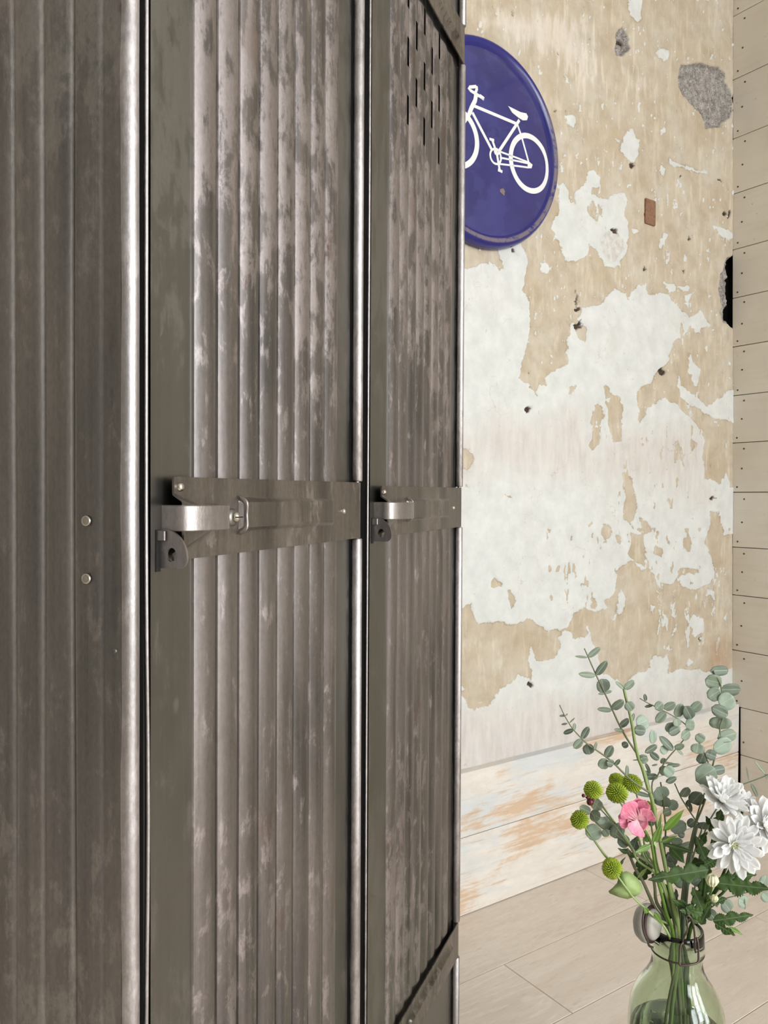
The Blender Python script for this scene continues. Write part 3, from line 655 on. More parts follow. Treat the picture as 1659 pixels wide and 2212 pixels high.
def door(off, rib0, idx):
    D = empty('door', parent=locker); D.location = (off, 0, 0)
    ribs = ribprof(rib0, 8, .0267, .0046, .0044, .003, .2855)
    slots = {2: 0, 4: 0, 6: 0, 3: 1, 5: 1}
    zlev = sorted(set([LH0+.02, RZ_LO-.12, RZ_LO-.010, RZ_LO-.004, RZ_LO-.0015, RZ_LO, RZ_HI, RZ_HI+.0015, RZ_HI+.004, RZ_HI+.010, LH1-.02]
        + [Z0+.402+.0311*k for k in range(0, 6)] + [RZ_LO+.12*k for k in range(1, 9)]))
    zlev = [z for z in zlev if not (RZ_HI-.004 < z < RZ_HI or RZ_LO < z < RZ_LO+.004)]
    bm = bmesh.new(); rows = []
    for z in zlev:
        e = 1.0
        if z > RZ_HI: e = max(0.0, 1-((z-RZ_HI)/.010)**2)**.5 if z-RZ_HI < .0101 else 0.0
        if z < RZ_LO: e = max(0.0, 1-((RZ_LO-z)/.010)**2)**.5 if RZ_LO-z < .0101 else 0.0
        dent = 0.0
        rows.append([bm.verts.new((u, -v*e, z)) for u, v in ribs])
    for i in range(len(zlev)-1):
        zm = (zlev[i]+zlev[i+1])/2
        for k in range(len(ribs)-1):
            um = (ribs[k][0]+ribs[k+1][0])/2; kill = False
            for vi, ph in slots.items():
                vv = rib0+vi*.0267
                if -.0112 < um-vv < -.0040 and Z0+.401 < zm < Z0+.556:
                    row = int((zm-(Z0+.402))//.0311)
                    if row % 2 == ph: kill = True
            if not kill: bm.faces.new((rows[i][k], rows[i][k+1], rows[i+1][k+1], rows[i+1][k]))
    # rolled left edge and returned right edge
    for i in range(len(zlev)-1):
        pass
    bmo('ribbed_sheet', bm, M_DOOR, D, True).modifiers.new('e', 'EDGE_SPLIT').split_angle = radians(24)
    bm = bmesh.new()
    wob = [(.0, 0)]
    pts = []
    for k in range(40):
        z = LH0+.02+(LH1-LH0-.04)*k/39
        dz = z-(Z0-.19); b = .0022*exp(-(dz/.10)**2) if idx == 0 else 0
        c2 = .0008*sin(z*5+idx) + (.0012*cos((z-1.2)*3.0) if idx == 0 else 0)
        pts.append((.0002+b+c2*.6, .0012, z))
    tube(bm, pts, .0013, 12)
    bmo('rolled_edge', bm, M_POST, D, True)
    bm = bmesh.new(); box(bm, (-.0004, .0025, LH0+.02), (.0012, .022, LH1-.02)); bmo('return_edge', bm, M_DARK, D)
    bm = bmesh.new(); box(bm, (.2835, .0006, LH0+.02), (.2855, .02, LH1-.02)); bmo('return_edge', bm, M_DARK, D)
    # hinge tube segments, broken where the straps wrap round it
    cuts = [LH0+.02, Z0-.6105, Z0-.5630, Z0-.0375, Z0+.0155, Z0+.566, Z0+.6165, LH1-.02]
    for a, b in ((cuts[0], cuts[1]), (cuts[2], cuts[3]), (cuts[4], cuts[5]), (cuts[6], cuts[7])):
        bm = bmesh.new(); tube(bm, [(.2925, -.0045, a), (.2925, -.0045, a+.001), (.2925, -.0045, b-.001), (.2925, -.0045, b)], [.0046, .0052, .0052, .0046], 20)
        bmo('hinge_tube', bm, M_POST, D, True)
    bm = bmesh.new(); tube(bm, [(.2925, -.0045, LH0+.01), (.2925, -.0045, LH1-.01)], .0022, 8); bmo('hinge_pin', bm, M_POST, D, True)
    def rivet(u, v, z, r=.0024, h=.0018, mat=M_RIVET):
        bm = bmesh.new(); prof = [(r, 0), (r*.93, h*.45), (r*.72, h*.8), (r*.38, h*.97), (0, h)]
        lathe(bm, prof, 16, Matrix.Translation((u, -v, z)) @ Matrix.Rotation(radians(90), 4, 'X')); return bmo('rivet', bm, mat, D, True)
    def strap(z_lo, z_hi, latch):
        V = .0078; TT = .0014; uL = .0150; uR = .2925; nu = 160; nz = 44
        vs = []; 
        def zb(u): return z_lo - (.0014*(1-(u-uL)/(uR-uL)) if latch else 0)
        def zt(u): return z_hi - (.0022*(1-(u-uL)/(uR-uL)) if latch else 0)
        def hgt(u, z):
            h = 0.0
            if latch:
                # raised label panel
                ax = min((u-.0870)/.0015, (.2350-u)/.004); zc = Z0-.0118; hw = .0118-.0010*(u-.087)/.148*0
                az = (hw-abs(z-zc))/.0030
                h += .0050*max(0, min(1, ax))*max(0, min(1, az))*(.60+.40*(.235-u)/.148)
                # flared housing opening to the left
                if u < .070:
                    tt = (.070-u)/.055; hw2 = .0035+.0150*tt; az = (hw2-abs(z-(Z0-.0145-.002*tt)))/.004
                    h += .0072*tt**1.0*max(0, min(1, az))
            else:
                zc = (z_lo+z_hi)/2; ax = min((u-.10)/.004, (.262-u)/.004); az = (.0118-abs(z-zc))/.004
                h += .0040*max(0, min(1, ax))*max(0, min(1, az))
            return h
        us = [uL+(uR-uL)*k/nu for k in range(nu+1)]
        for j in range(nz+1):
            for u in us:
                z = zb(u)+(zt(u)-zb(u))*j/nz; vs.append((u, -(V+hgt(u, z)), z))
            for k in range(1, 9):      # knuckle round the hinge
                a = pi*1.15*k/8; z = z_lo+(z_hi-z_lo)*j/nz; vs.append((uR+.0123*0+.0066*sin(a), -(V-.0066+.0066*cos(a)), z))
        nn = nu+1+8; fs = []
        for j in range(nz):
            for k in range(nn-1): fs.append((j*nn+k, j*nn+k+1, (j+1)*nn+k+1, (j+1)*nn+k))
        o = pyo('hinge_strap', vs, fs, M_STRAP, D, True)
        md = o.modifiers.new('s', 'SOLIDIFY'); md.thickness = TT; md.offset = -1
        es = o.modifiers.new('e', 'EDGE_SPLIT'); es.split_angle = radians(50)
        rivet(.2560, V, (z_lo+z_hi)/2-.0005, .0027, .0024)
        return V
    V = strap(Z0-.0370, Z0+.0145, True)
    strap(Z0+.5675, Z0+.6150, False); strap(Z0-.6100, Z0-.5640, False)
    rivet(.0205, V, Z0+.0062, .0029, .0026)
    # curved lip at the mouth of the label panel
    bm = bmesh.new(); tube(bm, smooth_path([(.0872, -(V+.0010), Z0+.0008), (.0862, -(V+.0066), Z0-.0035), (.0876, -(V+.0056), Z0-.0120), (.0862, -(V+.0066), Z0-.0205), (.0872, -(V+.0010), Z0-.0250)]), .0011, 8); bmo('panel_lip', bm, M_HANDLE, D, True)
    # slotted screw and its boss
    bm = bmesh.new(); lathe(bm, [(.0062, -.001), (.0060, .0012), (.0044, .0026), (0, .0028)], 24, Matrix.Translation((.0775, -V, Z0-.0135)) @ Matrix.Rotation(radians(90), 4, 'X')); bmo('boss', bm, M_STRAP, D, True)
    bm = bmesh.new(); lathe(bm, [(.0036, 0), (.0038, .0008), (.0031, .0028), (.0016, .0038), (0, .0040)], 24, Matrix.Translation((.0778, -V-.0024, Z0-.0132)) @ Matrix.Rotation(radians(90), 4, 'X')); sc_ = bmo('screw', bm, M_RIVET, D, True)
    bm = bmesh.new(); box(bm, (.0744, -V-.0068, Z0-.0137), (.0812, -V-.0050, Z0-.0128)); bmo('screw_slot_shade', bm, M_SLOT_SHADE, D)  # black bar on the head in place of the slot's shade
    # bent flat-bar handle
    if idx == 0: prof = [(.0135, -.001), (.0128, .008), (.0130, .0125), (.0145, .0160), (.0180, .0188), (.0235, .0208), (.031, .0220), (.039, .0224), (.047, .0218), (.054, .0202), (.060, .0175), (.0638, .0140), (.0645, .0105)]
    else: prof = [(.0135, -.001), (.0128, .008), (.0130, .0130), (.0145, .0168), (.0180, .0195), (.0245, .0220), (.032, .0236), (.042, .0246), (.055, .0245), (.068, .0225), (.077, .0192), (.0800, .0170), (.0805, .0158)]
    pp = [Vector((a, -b, 0)) for a, b in prof]; pp = smooth_path(pp, 3); t_ = .0022; hz0, hz1 = Z0-.0206, Z0-.0048
    bm = bmesh.new(); R_ = []
    for i, p in enumerate(pp):
        t = (pp[min(i+1, len(pp)-1)]-pp[max(i-1, 0)]).normalized(); nn = Vector((t.y, -t.x, 0))
        q = p-nn*t_; zz0, zz1 = (hz0, hz1) if idx == 0 else (hz0-.0004+.0*p.x, hz1+.0010-.012*(p.x-.012)*.4)
        c = .0006
        R_.append([bm.verts.new((p.x, p.y, zz0+c)), bm.verts.new((p.x, p.y, zz1-c)), bm.verts.new((p.x-nn.x*c, p.y-nn.y*c, zz1)), bm.verts.new((q.x, q.y, zz1)), bm.verts.new((q.x, q.y, zz0)), bm.verts.new((p.x-nn.x*c, p.y-nn.y*c, zz0))])
    for A, B in zip(R_, R_[1:]):
        for k in range(6): bm.faces.new((A[k], A[(k+1) % 6], B[(k+1) % 6], B[k]))
    bm.faces.new(R_[0]); bm.faces.new(R_[-1][::-1])
    o = bmo('handle', bm, M_HANDLE, D, True); o.modifiers.new('e', 'EDGE_SPLIT').split_angle = radians(43)
    # black slab on the sheet, painting the dark of the padlock tab's slot
    bm = bmesh.new(); box(bm, (.0075, -.0006, Z0-.0448), (.0115, .0, Z0-.0195)); bmo('tab_slot_shade', bm, M_SLOT_SHADE, D)
    # latch tongue
    bm = bmesh.new(); box(bm, (.0082, -.0060, Z0-.0262), (.0098, .0, Z0-.0200), .0004); bmo('latch_tongue', bm, M_HANDLE, D)
    # padlock tab: D-shaped plate standing out from the door, with a hole
    zb_, zt_ = Z0-.0428, Z0-.0190; out = .0205; ui = .0118; th_ = .0018
    outer = [(0.0, zb_)]
    for k in range(9): outer.append((out-.006+.006*sin(pi/2*k/8), zb_+.006-.006*cos(pi/2*k/8)))
    for k in range(1, 11): a = pi/2*k/10; outer.append((out*cos(a)**.8, zb_+.006+(zt_-zb_-.006)*sin(a)))
    outer = [(v-.0005, z) for v, z in outer]
    cxv, czv = .0088, Z0-.0345; n = 24
    hole = [(cxv+.0036*cos(2*pi*k/n), czv+.0042*sin(2*pi*k/n)) for k in range(n)]
    # ring-bridge the outline and the hole
    def ray_out(a):
        best = None
        for (x1, y1), (x2, y2) in zip(outer, outer[1:]+outer[:1]):
            dx_, dy_ = cos(a), sin(a); ex, ey = x2-x1, y2-y1; den = dx_*ey-dy_*ex
            if abs(den) < 1e-12: continue
            t = ((x1-cxv)*ey-(y1-czv)*ex)/den; s = ((x1-cxv)*dy_-(y1-czv)*dx_)/den
            if t > 0 and -1e-6 <= s <= 1+1e-6 and (best is None or t < best): best = t
        return (cxv+best*cos(a), czv+best*sin(a))
    n = 48; bm = bmesh.new(); L4 = []
    for u in (ui-th_/2, ui+th_/2):
        L4.append([bm.verts.new((u, -ray_out(2*pi*k/n)[0], ray_out(2*pi*k/n)[1])) for k in range(n)])
        L4.append([bm.verts.new((u, -(cxv+.0036*cos(2*pi*k/n)), czv+.0042*sin(2*pi*k/n))) for k in range(n)])
    for A, B in ((0, 1), (3, 2), (2, 0), (1, 3)):
        for k in range(n): bm.faces.new((L4[A][k], L4[A][(k+1) % n], L4[B][(k+1) % n], L4[B][k]))
    bmo('padlock_tab', bm, M_HANDLE, D)
    return D
d1 = door(0.0, .0408, 0); d2 = door(W, .0470, 1)
# carcass
bm = bmesh.new()
box(bm, (-.014, DEP-.003, LH0), (W*2-.004, DEP, LH1)); box(bm, (-.014, .03, LH1-.004), (W*2-.004, DEP, LH1)); box(bm, (-.014, .03, LH0), (W*2-.004, DEP, LH0+.004))
bmo('carcass', bm, M_DARK, locker)
bm = bmesh.new()
for u in (-.0055, W-.016, 2*W-.016): box(bm, (u, .0225, LH0), (u+.026, .05, LH1), .002)
bmo('frame_post', bm, M_DARK, locker)
bm = bmesh.new(); box(bm, (2*W-.0065, .010, LH0), (2*W-.004, DEP, LH1)); bmo('side_sheet', bm, M_SIDE, locker)
bm = bmesh.new(); box(bm, (W-.001, .05, LH0), (W+.001, DEP, LH1)); bmo('partition', bm, M_DARK, locker)
bm = bmesh.new(); pz = []
for k in range(60):
    z = LH0+(LH1-LH0)*k/59; w_ = .00012*sin(z*31)+.00008*sin(z*77+1)
    pz.append((-.0122+w_, .0030, z))
tube(bm, pz, .0057, 24); bmo('corner_post', bm, M_POST, locker, True)
bm = bmesh.new(); box(bm, (-.0078, .0035, LH0), (-.0062, .03, LH1)); bmo('post_return', bm, M_SLOT_SHADE, locker)  # coloured black so the gap beside the post reads as shade
# ribbed side panel
P = [(.0040, .0), (.0100, .0), (.0160, .0), (.0168, .0), (.0180, .0008), (.0194, .0012), (.0215, .0013), (.0340, .0015), (.0357, .0014), (.0364, .0006), (.0369, -.0006), (.0385, -.0008)]
y = .0388
while y < DEP-.02:
    for t, hh in ((0, -.35), (.04, .05), (.10, .42), (.20, .62), (.35, .84), (.5, .96), (.65, 1.0), (.8, .97), (.92, .86), (.97, .60), (1.0, 0)): P.append((y+.0203*t, .0022*hh))
    P += [(y+.0207, -.0016), (y+.0220, -.0016)]; y += .0232
P.append((DEP, 0))
NZ = 60; bm = bmesh.new(); rows = []
for j in range(NZ+1):
    z = LH0+(LH1-LH0)*j/NZ
    rows.append([bm.verts.new((-.0178-v-.0006*sin(z*9+yy*40)*(1 if yy > .05 else 0), yy+.0006*sin(z*7+yy*30)*(yy > .03), z)) for yy, v in P])
for A, B in zip(rows, rows[1:]):
    for k in range(len(P)-1): bm.faces.new((A[k], A[k+1], B[k+1], B[k]))
bmo('side_panel', bm, M_SIDE, locker, True)
for z in (Z0-.0140, Z0-.0475):
    bm = bmesh.new(); lathe(bm, [(.0032, 0), (.0032, .0008), (.0027, .0014), (.0018, .0013), (0, .0011)], 20, Matrix.Translation((-.0197, .0272, z)) @ Matrix.Rotation(radians(-90), 4, 'Y')); bmo('rivet', bm, M_RIVET, locker, True)
bm = bmesh.new(); lathe(bm, [(.0016, 0), (.0014, .0005), (0, .0007)], 12, Matrix.Translation((-.0178, .0087, Z0-.0885)) @ Matrix.Rotation(radians(-90), 4, 'Y')); bmo('rivet', bm, M_SIDE, locker, True)
for (u, yy) in ((-.01, .01), (2*W-.04, .01), (-.01, DEP-.04), (2*W-.04, DEP-.04)):
    bm = bmesh.new(); box(bm, (u, yy, 0), (u+.03, yy+.03, LH0+.002), .001); bmo('foot', bm, M_DOOR, locker)

# ------------------------------------------------------------------ swing-top bottle
YB = 1.02; BC = at(1463, 2015, YB); BX, BY = BC.x, YB
def mat_glass():
    m = NT('pale_green_glass'); m.base(srgb(228, 240, 222), .02); m.b.inputs['Transmission Weight'].default_value = 1; m.b.inputs['IOR'].default_value = 1.45
    n = m.noise(m.coord(), 30, 3); m.bump(n, .10, .002); return m.m
def mat_water():
    m = NT('vase_water'); m.base(srgb(214, 226, 202), .0); m.b.inputs['Transmission Weight'].default_value = 1; m.b.inputs['IOR'].default_value = 1.33; return m.m
M_GLASS = mat_glass(); M_WIRE = mat_plain('bronze_wire', srgb(96, 84, 78), .38, .85); M_CER = mat_plain('grey_ceramic', srgb(176, 172, 162), .4); M_RUB = mat_plain('dark_gasket', srgb(58, 34, 34), .6)
bottle = empty('bottle', Matrix.Translation((BX, BY, 0))); tag(bottle, 'pale green swing-top glass bottle holding the flowers on the laminate floor', 'bottle')
outer = [(0, .004), (.045, .0), (.055, .003), (.060, .012), (.0612, .03), (.0612, .255), (.0605, .272), (.0580, .290), (.0530, .304), (.0460, .316), (.0385, .327), (.0335, .338), (.0312, .350), (.0310, .358), (.0318, .361), (.0336, .364), (.0340, .370), (.0334, .378), (.0330, .386), (.0322, .3905), (.0305, .392)]
inner = [(.0285, .390), (.0280, .360), (.0284, .345), (.0306, .335), (.0355, .324), (.0430, .313), (.0500, .301), (.0552, .287), (.0576, .270), (.0584, .25), (.0584, .03), (.056, .014), (.045, .010), (0, .012)]
bm = bmesh.new(); lathe(bm, outer+inner, 64); bmo('glass_body', bm, M_GLASS, bottle, True)
bm = bmesh.new(); lathe(bm, [(0, .0125), (.045, .0105), (.0558, .0145), (.0581, .031), (.0581, .25), (.0579, .258), (.0570, .2600), (0, .2605)], 48); bmo('water', bm, mat_water(), bottle, True)
# raised letter-like ridge band on the shoulder
def bl(px, py, dY=0.0): return at(px, py, YB+dY)-Vector((BX, BY, 0))
def onbody(az, z):
    Rr = np.interp(z, [.25, .2725, .290, .304, .316], [.0612, .0605, .0580, .0530, .0460])+.0003; a = radians(az)
    return Vector((Rr*sin(a), -Rr*cos(a), z))
bm = bmesh.new()
for a0, strokes in ((-66, (((0, .304), (0, .282)), ((0, .282), (7, .282)))), (-54, (((0, .302), (0, .280)), ((0, .302), (7, .302)), ((0, .291), (6, .291)), ((0, .280), (7, .280))))):
    for (u1, z1_), (u2, z2_) in strokes: tube(bm, [onbody(a0+u1+(u2-u1)*k/5, z1_+(z2_-z1_)*k/5) for k in range(6)], .0007, 6)
bmo('embossed_lettering', bm, M_GLASS, bottle, True)
# ceramic stopper hanging on the left
c0 = bl(1399, 1994, -.010); ax = Vector((.72, -.64, .12)).normalized(); q = ax.to_track_quat('Z', 'Y').to_matrix().to_4x4(); SM = Matrix.Translation(c0) @ q
bm = bmesh.new(); lathe(bm, [(0, -.016), (.010, -.0155), (.019, -.011), (.0235, -.004), (.0240, .001), (.0225, .004), (.0175, .005)], 40, SM); bmo('stopper', bm, M_CER, bottle, True)
bm = bmesh.new(); lathe(bm, [(.0175, .0035), (.0225, .0040), (.0225, .0062), (.0175, .0066)], 40, SM); bmo('gasket', bm, M_RUB, bottle, True)
bm = bmesh.new(); lathe(bm, [(.0185, .005), (.0185, .009), (.0150, .0125), (.006, .014), (0, .0142)], 40, SM); bmo('stopper_plug', bm, M_CER, bottle, True)
bm = bmesh.new()
tube(bm, [Vector((.0326*cos(a), .0326*sin(a), .3615)) for a in [2*pi*k/40 for k in range(41)]], .0013, 8, False)
tube(bm, smooth_path([bl(1392, 1965, -.03), bl(1388, 1990, -.036), bl(1391, 2015, -.036), bl(1399, 2032, -.034), bl(1402, 2043, -.03), bl(1410, 2046, -.012)]), .0014, 8)
bmo('wire_collar', bm, M_WIRE, bottle, True)
bm = bmesh.new()
tube(bm, smooth_path([bl(1476, 2035, -.036), bl(1469, 2045, -.038), bl(1468, 2065, -.040), bl(1468, 2083, -.043), bl(1474, 2086, -.044), bl(1490, 2084, -.044), bl(1507, 2079, -.042), bl(1509, 2065, -.040), bl(1508, 2040, -.038), bl(1505, 2025, -.036)], 5), .0013, 8)
tube(bm, smooth_path([bl(1478, 2052, -.034), bl(1475, 2030, -.036), bl(1484, 2012, -.037), bl(1484, 1990, -.037), bl(1482, 1981, -.036), bl(1487, 1978, -.036), bl(1494, 1985, -.036), bl(1498, 2000, -.036), bl(1501, 2025, -.036), bl(1500, 2045, -.035), bl(1503, 2058, -.035)], 5), .0012, 8)
bmo('wire_bail', bm, M_WIRE, bottle, True)

# ------------------------------------------------------------------ plants
def mat_leaf(name, a, b, rough=.5, back=None, sheen=0, vein=0):
    m = NT(name); n = m.noise(m.coord(rnd=True), 55, 4); oi = m.N.new('ShaderNodeObjectInfo')
    c = m.mix(m.rng(n, .3, .7), a, b); c = m.mix(m.rng(oi.outputs['Random'], 0, 1, 0, .45), c, b)
    if back is not None:
        ge = m.N.new('ShaderNodeNewGeometry'); c = m.mix(m.math('MULTIPLY', ge.outputs['Backfacing'], .0), c, back)
    sx = m.N.new('ShaderNodeSeparateXYZ'); m.L.new(m.coord(), sx.inputs[0])
    if vein: c = m.mix(m.rng(m.math('ABSOLUTE', sx.outputs[1]), .00025, .0007, vein, 0), c, srgb(196, 206, 176))
    m.base(c, rough); m.bump(n, .1, .0006)
    if sheen: m.b.inputs['Subsurface Weight'].default_value = sheen; m.b.inputs['Subsurface Radius'].default_value = (.01, .01, .01); m.b.inputs['Subsurface Scale'].default_value = 1.0; m.b.inputs['Specular IOR Level'].default_value = .3
    return m.m
M_EU = mat_leaf('eucalyptus_leaf', srgb(108, 122, 104), srgb(134, 148, 128), .55, vein=.32)
M_EUL = mat_leaf('pale_eucalyptus_leaf', srgb(138, 156, 138), srgb(154, 170, 152), .55, vein=.32)
M_EUD = mat_leaf('dark_eucalyptus_leaf', srgb(82, 95, 80), srgb(104, 117, 100), .5, vein=.32)
M_STEM = mat_leaf('green_stem', srgb(120, 140, 80), srgb(140, 160, 98), .5)
M_STEMB = mat_leaf('brown_stem', srgb(122, 112, 90), srgb(110, 124, 84), .55)
M_GRN = mat_leaf('dark_green_leaf', srgb(34, 60, 6), srgb(56, 86, 16), .6, vein=.14)
M_LGRN = mat_leaf('bright_green_leaf', srgb(78, 114, 34), srgb(106, 142, 46), .4, vein=.25)
M_PGRN = mat_leaf('pale_green_leaf', srgb(150, 176, 108), srgb(168, 190, 126), .45)
M_LIME = mat_leaf('lime_petal', srgb(140, 162, 30), srgb(176, 194, 58), .6)
def mat_pink():
    m = NT('pink_petal'); sx = m.N.new('ShaderNodeSeparateXYZ'); m.L.new(m.coord(), sx.inputs[0]); n = m.noise(m.coord((1, 5, 1)), 160, 3); k = m.noise(m.coord(rnd=True), 420, 2)
    c = m.mix(m.rng(n, .35, .65), srgb(222, 116, 148), srgb(238, 158, 180))
    c = m.mix(m.rng(sx.outputs[0], .002, .013, .85, 0), c, srgb(240, 200, 204))
    c = m.mix(m.math('MULTIPLY', m.rng(k, .66, .70), m.rng(sx.outputs[0], .003, .014, .9, 0)), c, srgb(120, 30, 60))
    m.base(c, .55); m.b.inputs['Subsurface Weight'].default_value = .3; m.b.inputs['Subsurface Radius'].default_value = (.01, .005, .005); return m.m
M_PINK = mat_pink(); M_LIMED = mat_plain('pompon_core', srgb(96, 116, 14), .8)
M_WHT = mat_leaf('white_petal', srgb(246, 244, 242), srgb(250, 250, 248), .6, sheen=.5)
M_CREAM = mat_leaf('cream_petal', srgb(232, 232, 178), srgb(242, 240, 208), .5)
M_BERRY = mat_plain('dark_red_berry', srgb(86, 24, 28), .25)
Z5 = lambda X, Y: (1180+X/3.463, 1380+Y/3.463)
Z6 = lambda X, Y: (1200+X/3.614, 1640+Y/3.614)
def leaf_mesh(L, Wd, cup=.2, bend=.1, shape='oval', nu=8, nv=4, seed=0):
    """leaf in local frame: x along, y across, z normal (towards the viewer)"""
    rnd = random.Random(seed); vs = []; fs = []
    for i in range(nu+1):
        t = i/nu
        if shape == 'oval': w = (max(0, 1-(2*t-1)**2))**.5*(1.05-.1*t)
        elif shape == 'round': w = (max(0, 1-abs(2*t-1)**2.3))**.5
        elif shape == 'lance': w = (sin(pi*t**.8))*(1.0-.25*t)
        elif shape == 'petal': w = min(1, (t*1.5)**.6)*(max(0, 1-max(0, (t-.62)/.38)**2.2))**.5*(.55+.45*min(1, t*1.5))
        elif shape == 'ivy': w = (max(0, 1-(2*t-1)**2))**.4
        w = max(w, .02)
        for j in range(nv+1):
            a = 2*j/nv-1
            z = cup*Wd*.5*(abs(a)**1.7)*w + bend*L*(t*t) + .03*Wd*rnd.uniform(-1, 1)*(0 < i < nu)
            vs.append((L*t, a*w*Wd/2, z-.04*Wd*(1-abs(a))*0))
    for i in range(nu):
        for j in range(nv):
            p = i*(nv+1)+j; fs.append((p, p+nv+1, p+nv+2, p+1))
    return vs, fs
def lobed(L, Wd, seed=0, bend=.15, lobes=4):
    """serrated, lobed chrysanthemum leaf"""
    rnd = random.Random(seed); out = []; n = 44
    for side in (1, -1):
        pts = []
        for i in range(n+1):
            t = i/n; env = sin(pi*min(1, t**.75))**.7*(1-.2*t)
            lob = .36+.64*abs(sin(pi*(t*lobes+ (0 if side > 0 else .35))))**.7
            tooth = 1+.10*((i % 2)*2-1)
            pts.append((L*t, side*Wd/2*env*lob*tooth))
        out.append(pts)
    vs = []; fs = []; K = 3
    for i in range(n+1):
        x = L*i/n; yt = out[0][i][1]; yb = out[1][i][1]
        for k in range(-K, K+1):
            y = (yt if k > 0 else -yb if k < 0 else 0)*abs(k)/K*(1 if k >= 0 else -1)
            z = bend*L*(i/n)**2 + .14*abs(y) + .035*Wd*sin(i*.9+k*1.3)*(abs(k)/K)
            vs.append((x, y, z))
    m_ = 2*K+1
    for i in range(n):
        for k in range(2*K): p = i*m_+k; fs.append((p, p+m_, p+m_+1, p+1))
    return vs, fs
def place(o, base, tip, face=None, roll=0.0):
    base = Vector(base); tip = Vector(tip); x = (tip-base).normalized()
    f = Vector((0, -1, .12)) if face is None else Vector(face)
    z = (f-x*f.dot(x)).normalized(); y = z.cross(x)
    M = Matrix((x, y, z)).transposed().to_4x4(); M = Matrix.Translation(base) @ M @ Matrix.Rotation(roll, 4, 'X')
    o.matrix_local = M
def solid(o, t=.0004):
    md = o.modifiers.new('s', 'SOLIDIFY'); md.thickness = t; md.offset = 0
def leaf(parent, b, t, wpx, dY=0.0, dT=0.0, mat=None, shape='oval', cup=.2, bend=.04, roll=0, seed=None, name='leaf'):
    """b, t pixels of base and tip, wpx width in pixels"""
    B = at(*b, YB+dY); T = at(*t, YB+dY+dT); L = (T-B).length; Wd = wpx/1667*(1+dY)
    sd = seed if seed is not None else random.randint(0, 9999)
    vs, fs = leaf_mesh(L, Wd, cup, bend, shape, 8 if wpx > 8 else 6, 4, sd)
    o = pyo(name, vs, fs, mat or M_EU, parent, True); place(o, B, T, Vector((random.uniform(-.3, .3), -1, random.uniform(-.1, .4))), roll); solid(o); return o
def stem(parent, pts, r0, r1, mat=M_STEM, name='stem', dYs=None):
    n = len(pts); P = []
    for i, p in enumerate(pts):
        dy = 0 if dYs is None else (dYs[0]+(dYs[1]-dYs[0])*i/(n-1) if len(dYs) == 2 else dYs[i])
        P.append(at(p[0], p[1], YB+dy))
    P = smooth_path(P, 4); m_ = len(P); bm = bmesh.new()
    tube(bm, P, [r0+(r1-r0)*i/(m_-1) for i in range(m_)], 8); return bmo(name, bm, mat, parent, True)
def thing(name, label, cat, group=None, base=None):
    o = empty(name); tag(o, label, cat, group); return o
def to_bottle(x, y, foot, off=0.0):
    """continuation of a stem: from pixel through the neck down into the bottle"""
    return [(x, y), (1464+off*10, 2010), (1464+off*6, 2075), (foot, 2190), (foot+(foot-1464)*.5, 2330)]
def oleaf(parent, Zf, cx, cy, w, h, near, mat=None, dY=0.0, roll=0.0, cup=.18):
    """roundish leaf given centre and extents; base side = nearest stem point"""
    a = Vector((near[0]-cx, near[1]-cy)); a = a.normalized() if a.length > 1e-3 else Vector((0, 1))
    la = sqrt((a.x*w)**2+(a.y*h)**2)/2; lw = sqrt((a.y*w)**2+(a.x*h)**2)
    b = Zf(cx+a.x*la, cy+a.y*la); t = Zf(cx-a.x*la, cy-a.y*la); s = 3.463 if Zf is Z5 else 3.614
    return leaf(parent, b, t, lw/s, dY, random.uniform(-.006, .006), mat, 'round', cup, .03, roll)

# --- eucalyptus sprigs
def sprig(label, Zf, st, r0, r1, rows, ovs, foot, off=0, dY=0.0, mat_stem=M_STEMB, leafmat=None, tail=None):
    o = thing('eucalyptus_sprig', label, 'eucalyptus', 'eucalyptus sprigs in the bottle')
    pts = [Zf(*p) for p in st]; n0 = len(pts)
    if foot is not None: pts = pts+to_bottle(*(tail or (1455, 1960)), foot, off)
    dYs = [dY]*n0+([dY*.7]+[0.005*off]*2+[.012*off]*2 if foot is not None else [])
    P = smooth_path([at(p[0], p[1], YB+d) for p, d in zip(pts, dYs)], 4); m_ = len(P); bm = bmesh.new()
    tube(bm, P, [r0+(r1-r0)*(i/(m_-1)) for i in range(m_)], 8); bmo('stem', bm, mat_stem, o, True)
    for b, t, w, m_ in rows:
        k = random.uniform(-.5, .5); s = 3.463 if Zf is Z5 else 3.614
        leaf(o, Zf(*b), Zf(*t), w/s, dY, random.uniform(-.006, .006), m_ or leafmat, 'oval', .22, random.uniform(-.05, .08), k*.5)
    for cx, cy, w, h, m_ in ovs:
        near = min(st, key=lambda q: (q[0]-cx)**2+(q[1]-cy)**2)
        oleaf(o, Zf, cx, cy, w, h, near, m_ or leafmat, dY+random.uniform(-.008, .006))
    return o
sprig('slender eucalyptus sprig leaning left, the tallest tip of the bouquet', Z5,
      [(285,72),(320,150),(375,275),(435,400),(490,520),(545,640),(600,740),(690,880),(720,970),(770,1120)], .0007, .0022,
      [((312,138),(405,62),45,None),((315,140),(212,130),18,None),((372,272),(455,165),60,M_EUD),((372,275),(240,262),45,None),((440,408),(490,390),22,None),((440,410),(388,412),18,None),
       ((492,525),(580,458),65,None),((492,535),(382,525),38,None),((548,655),(618,598),60,M_EUD),((585,690),(505,675),28,None)],
      [(422,350,112,105,M_EUD)], 1440, -.5, .00)
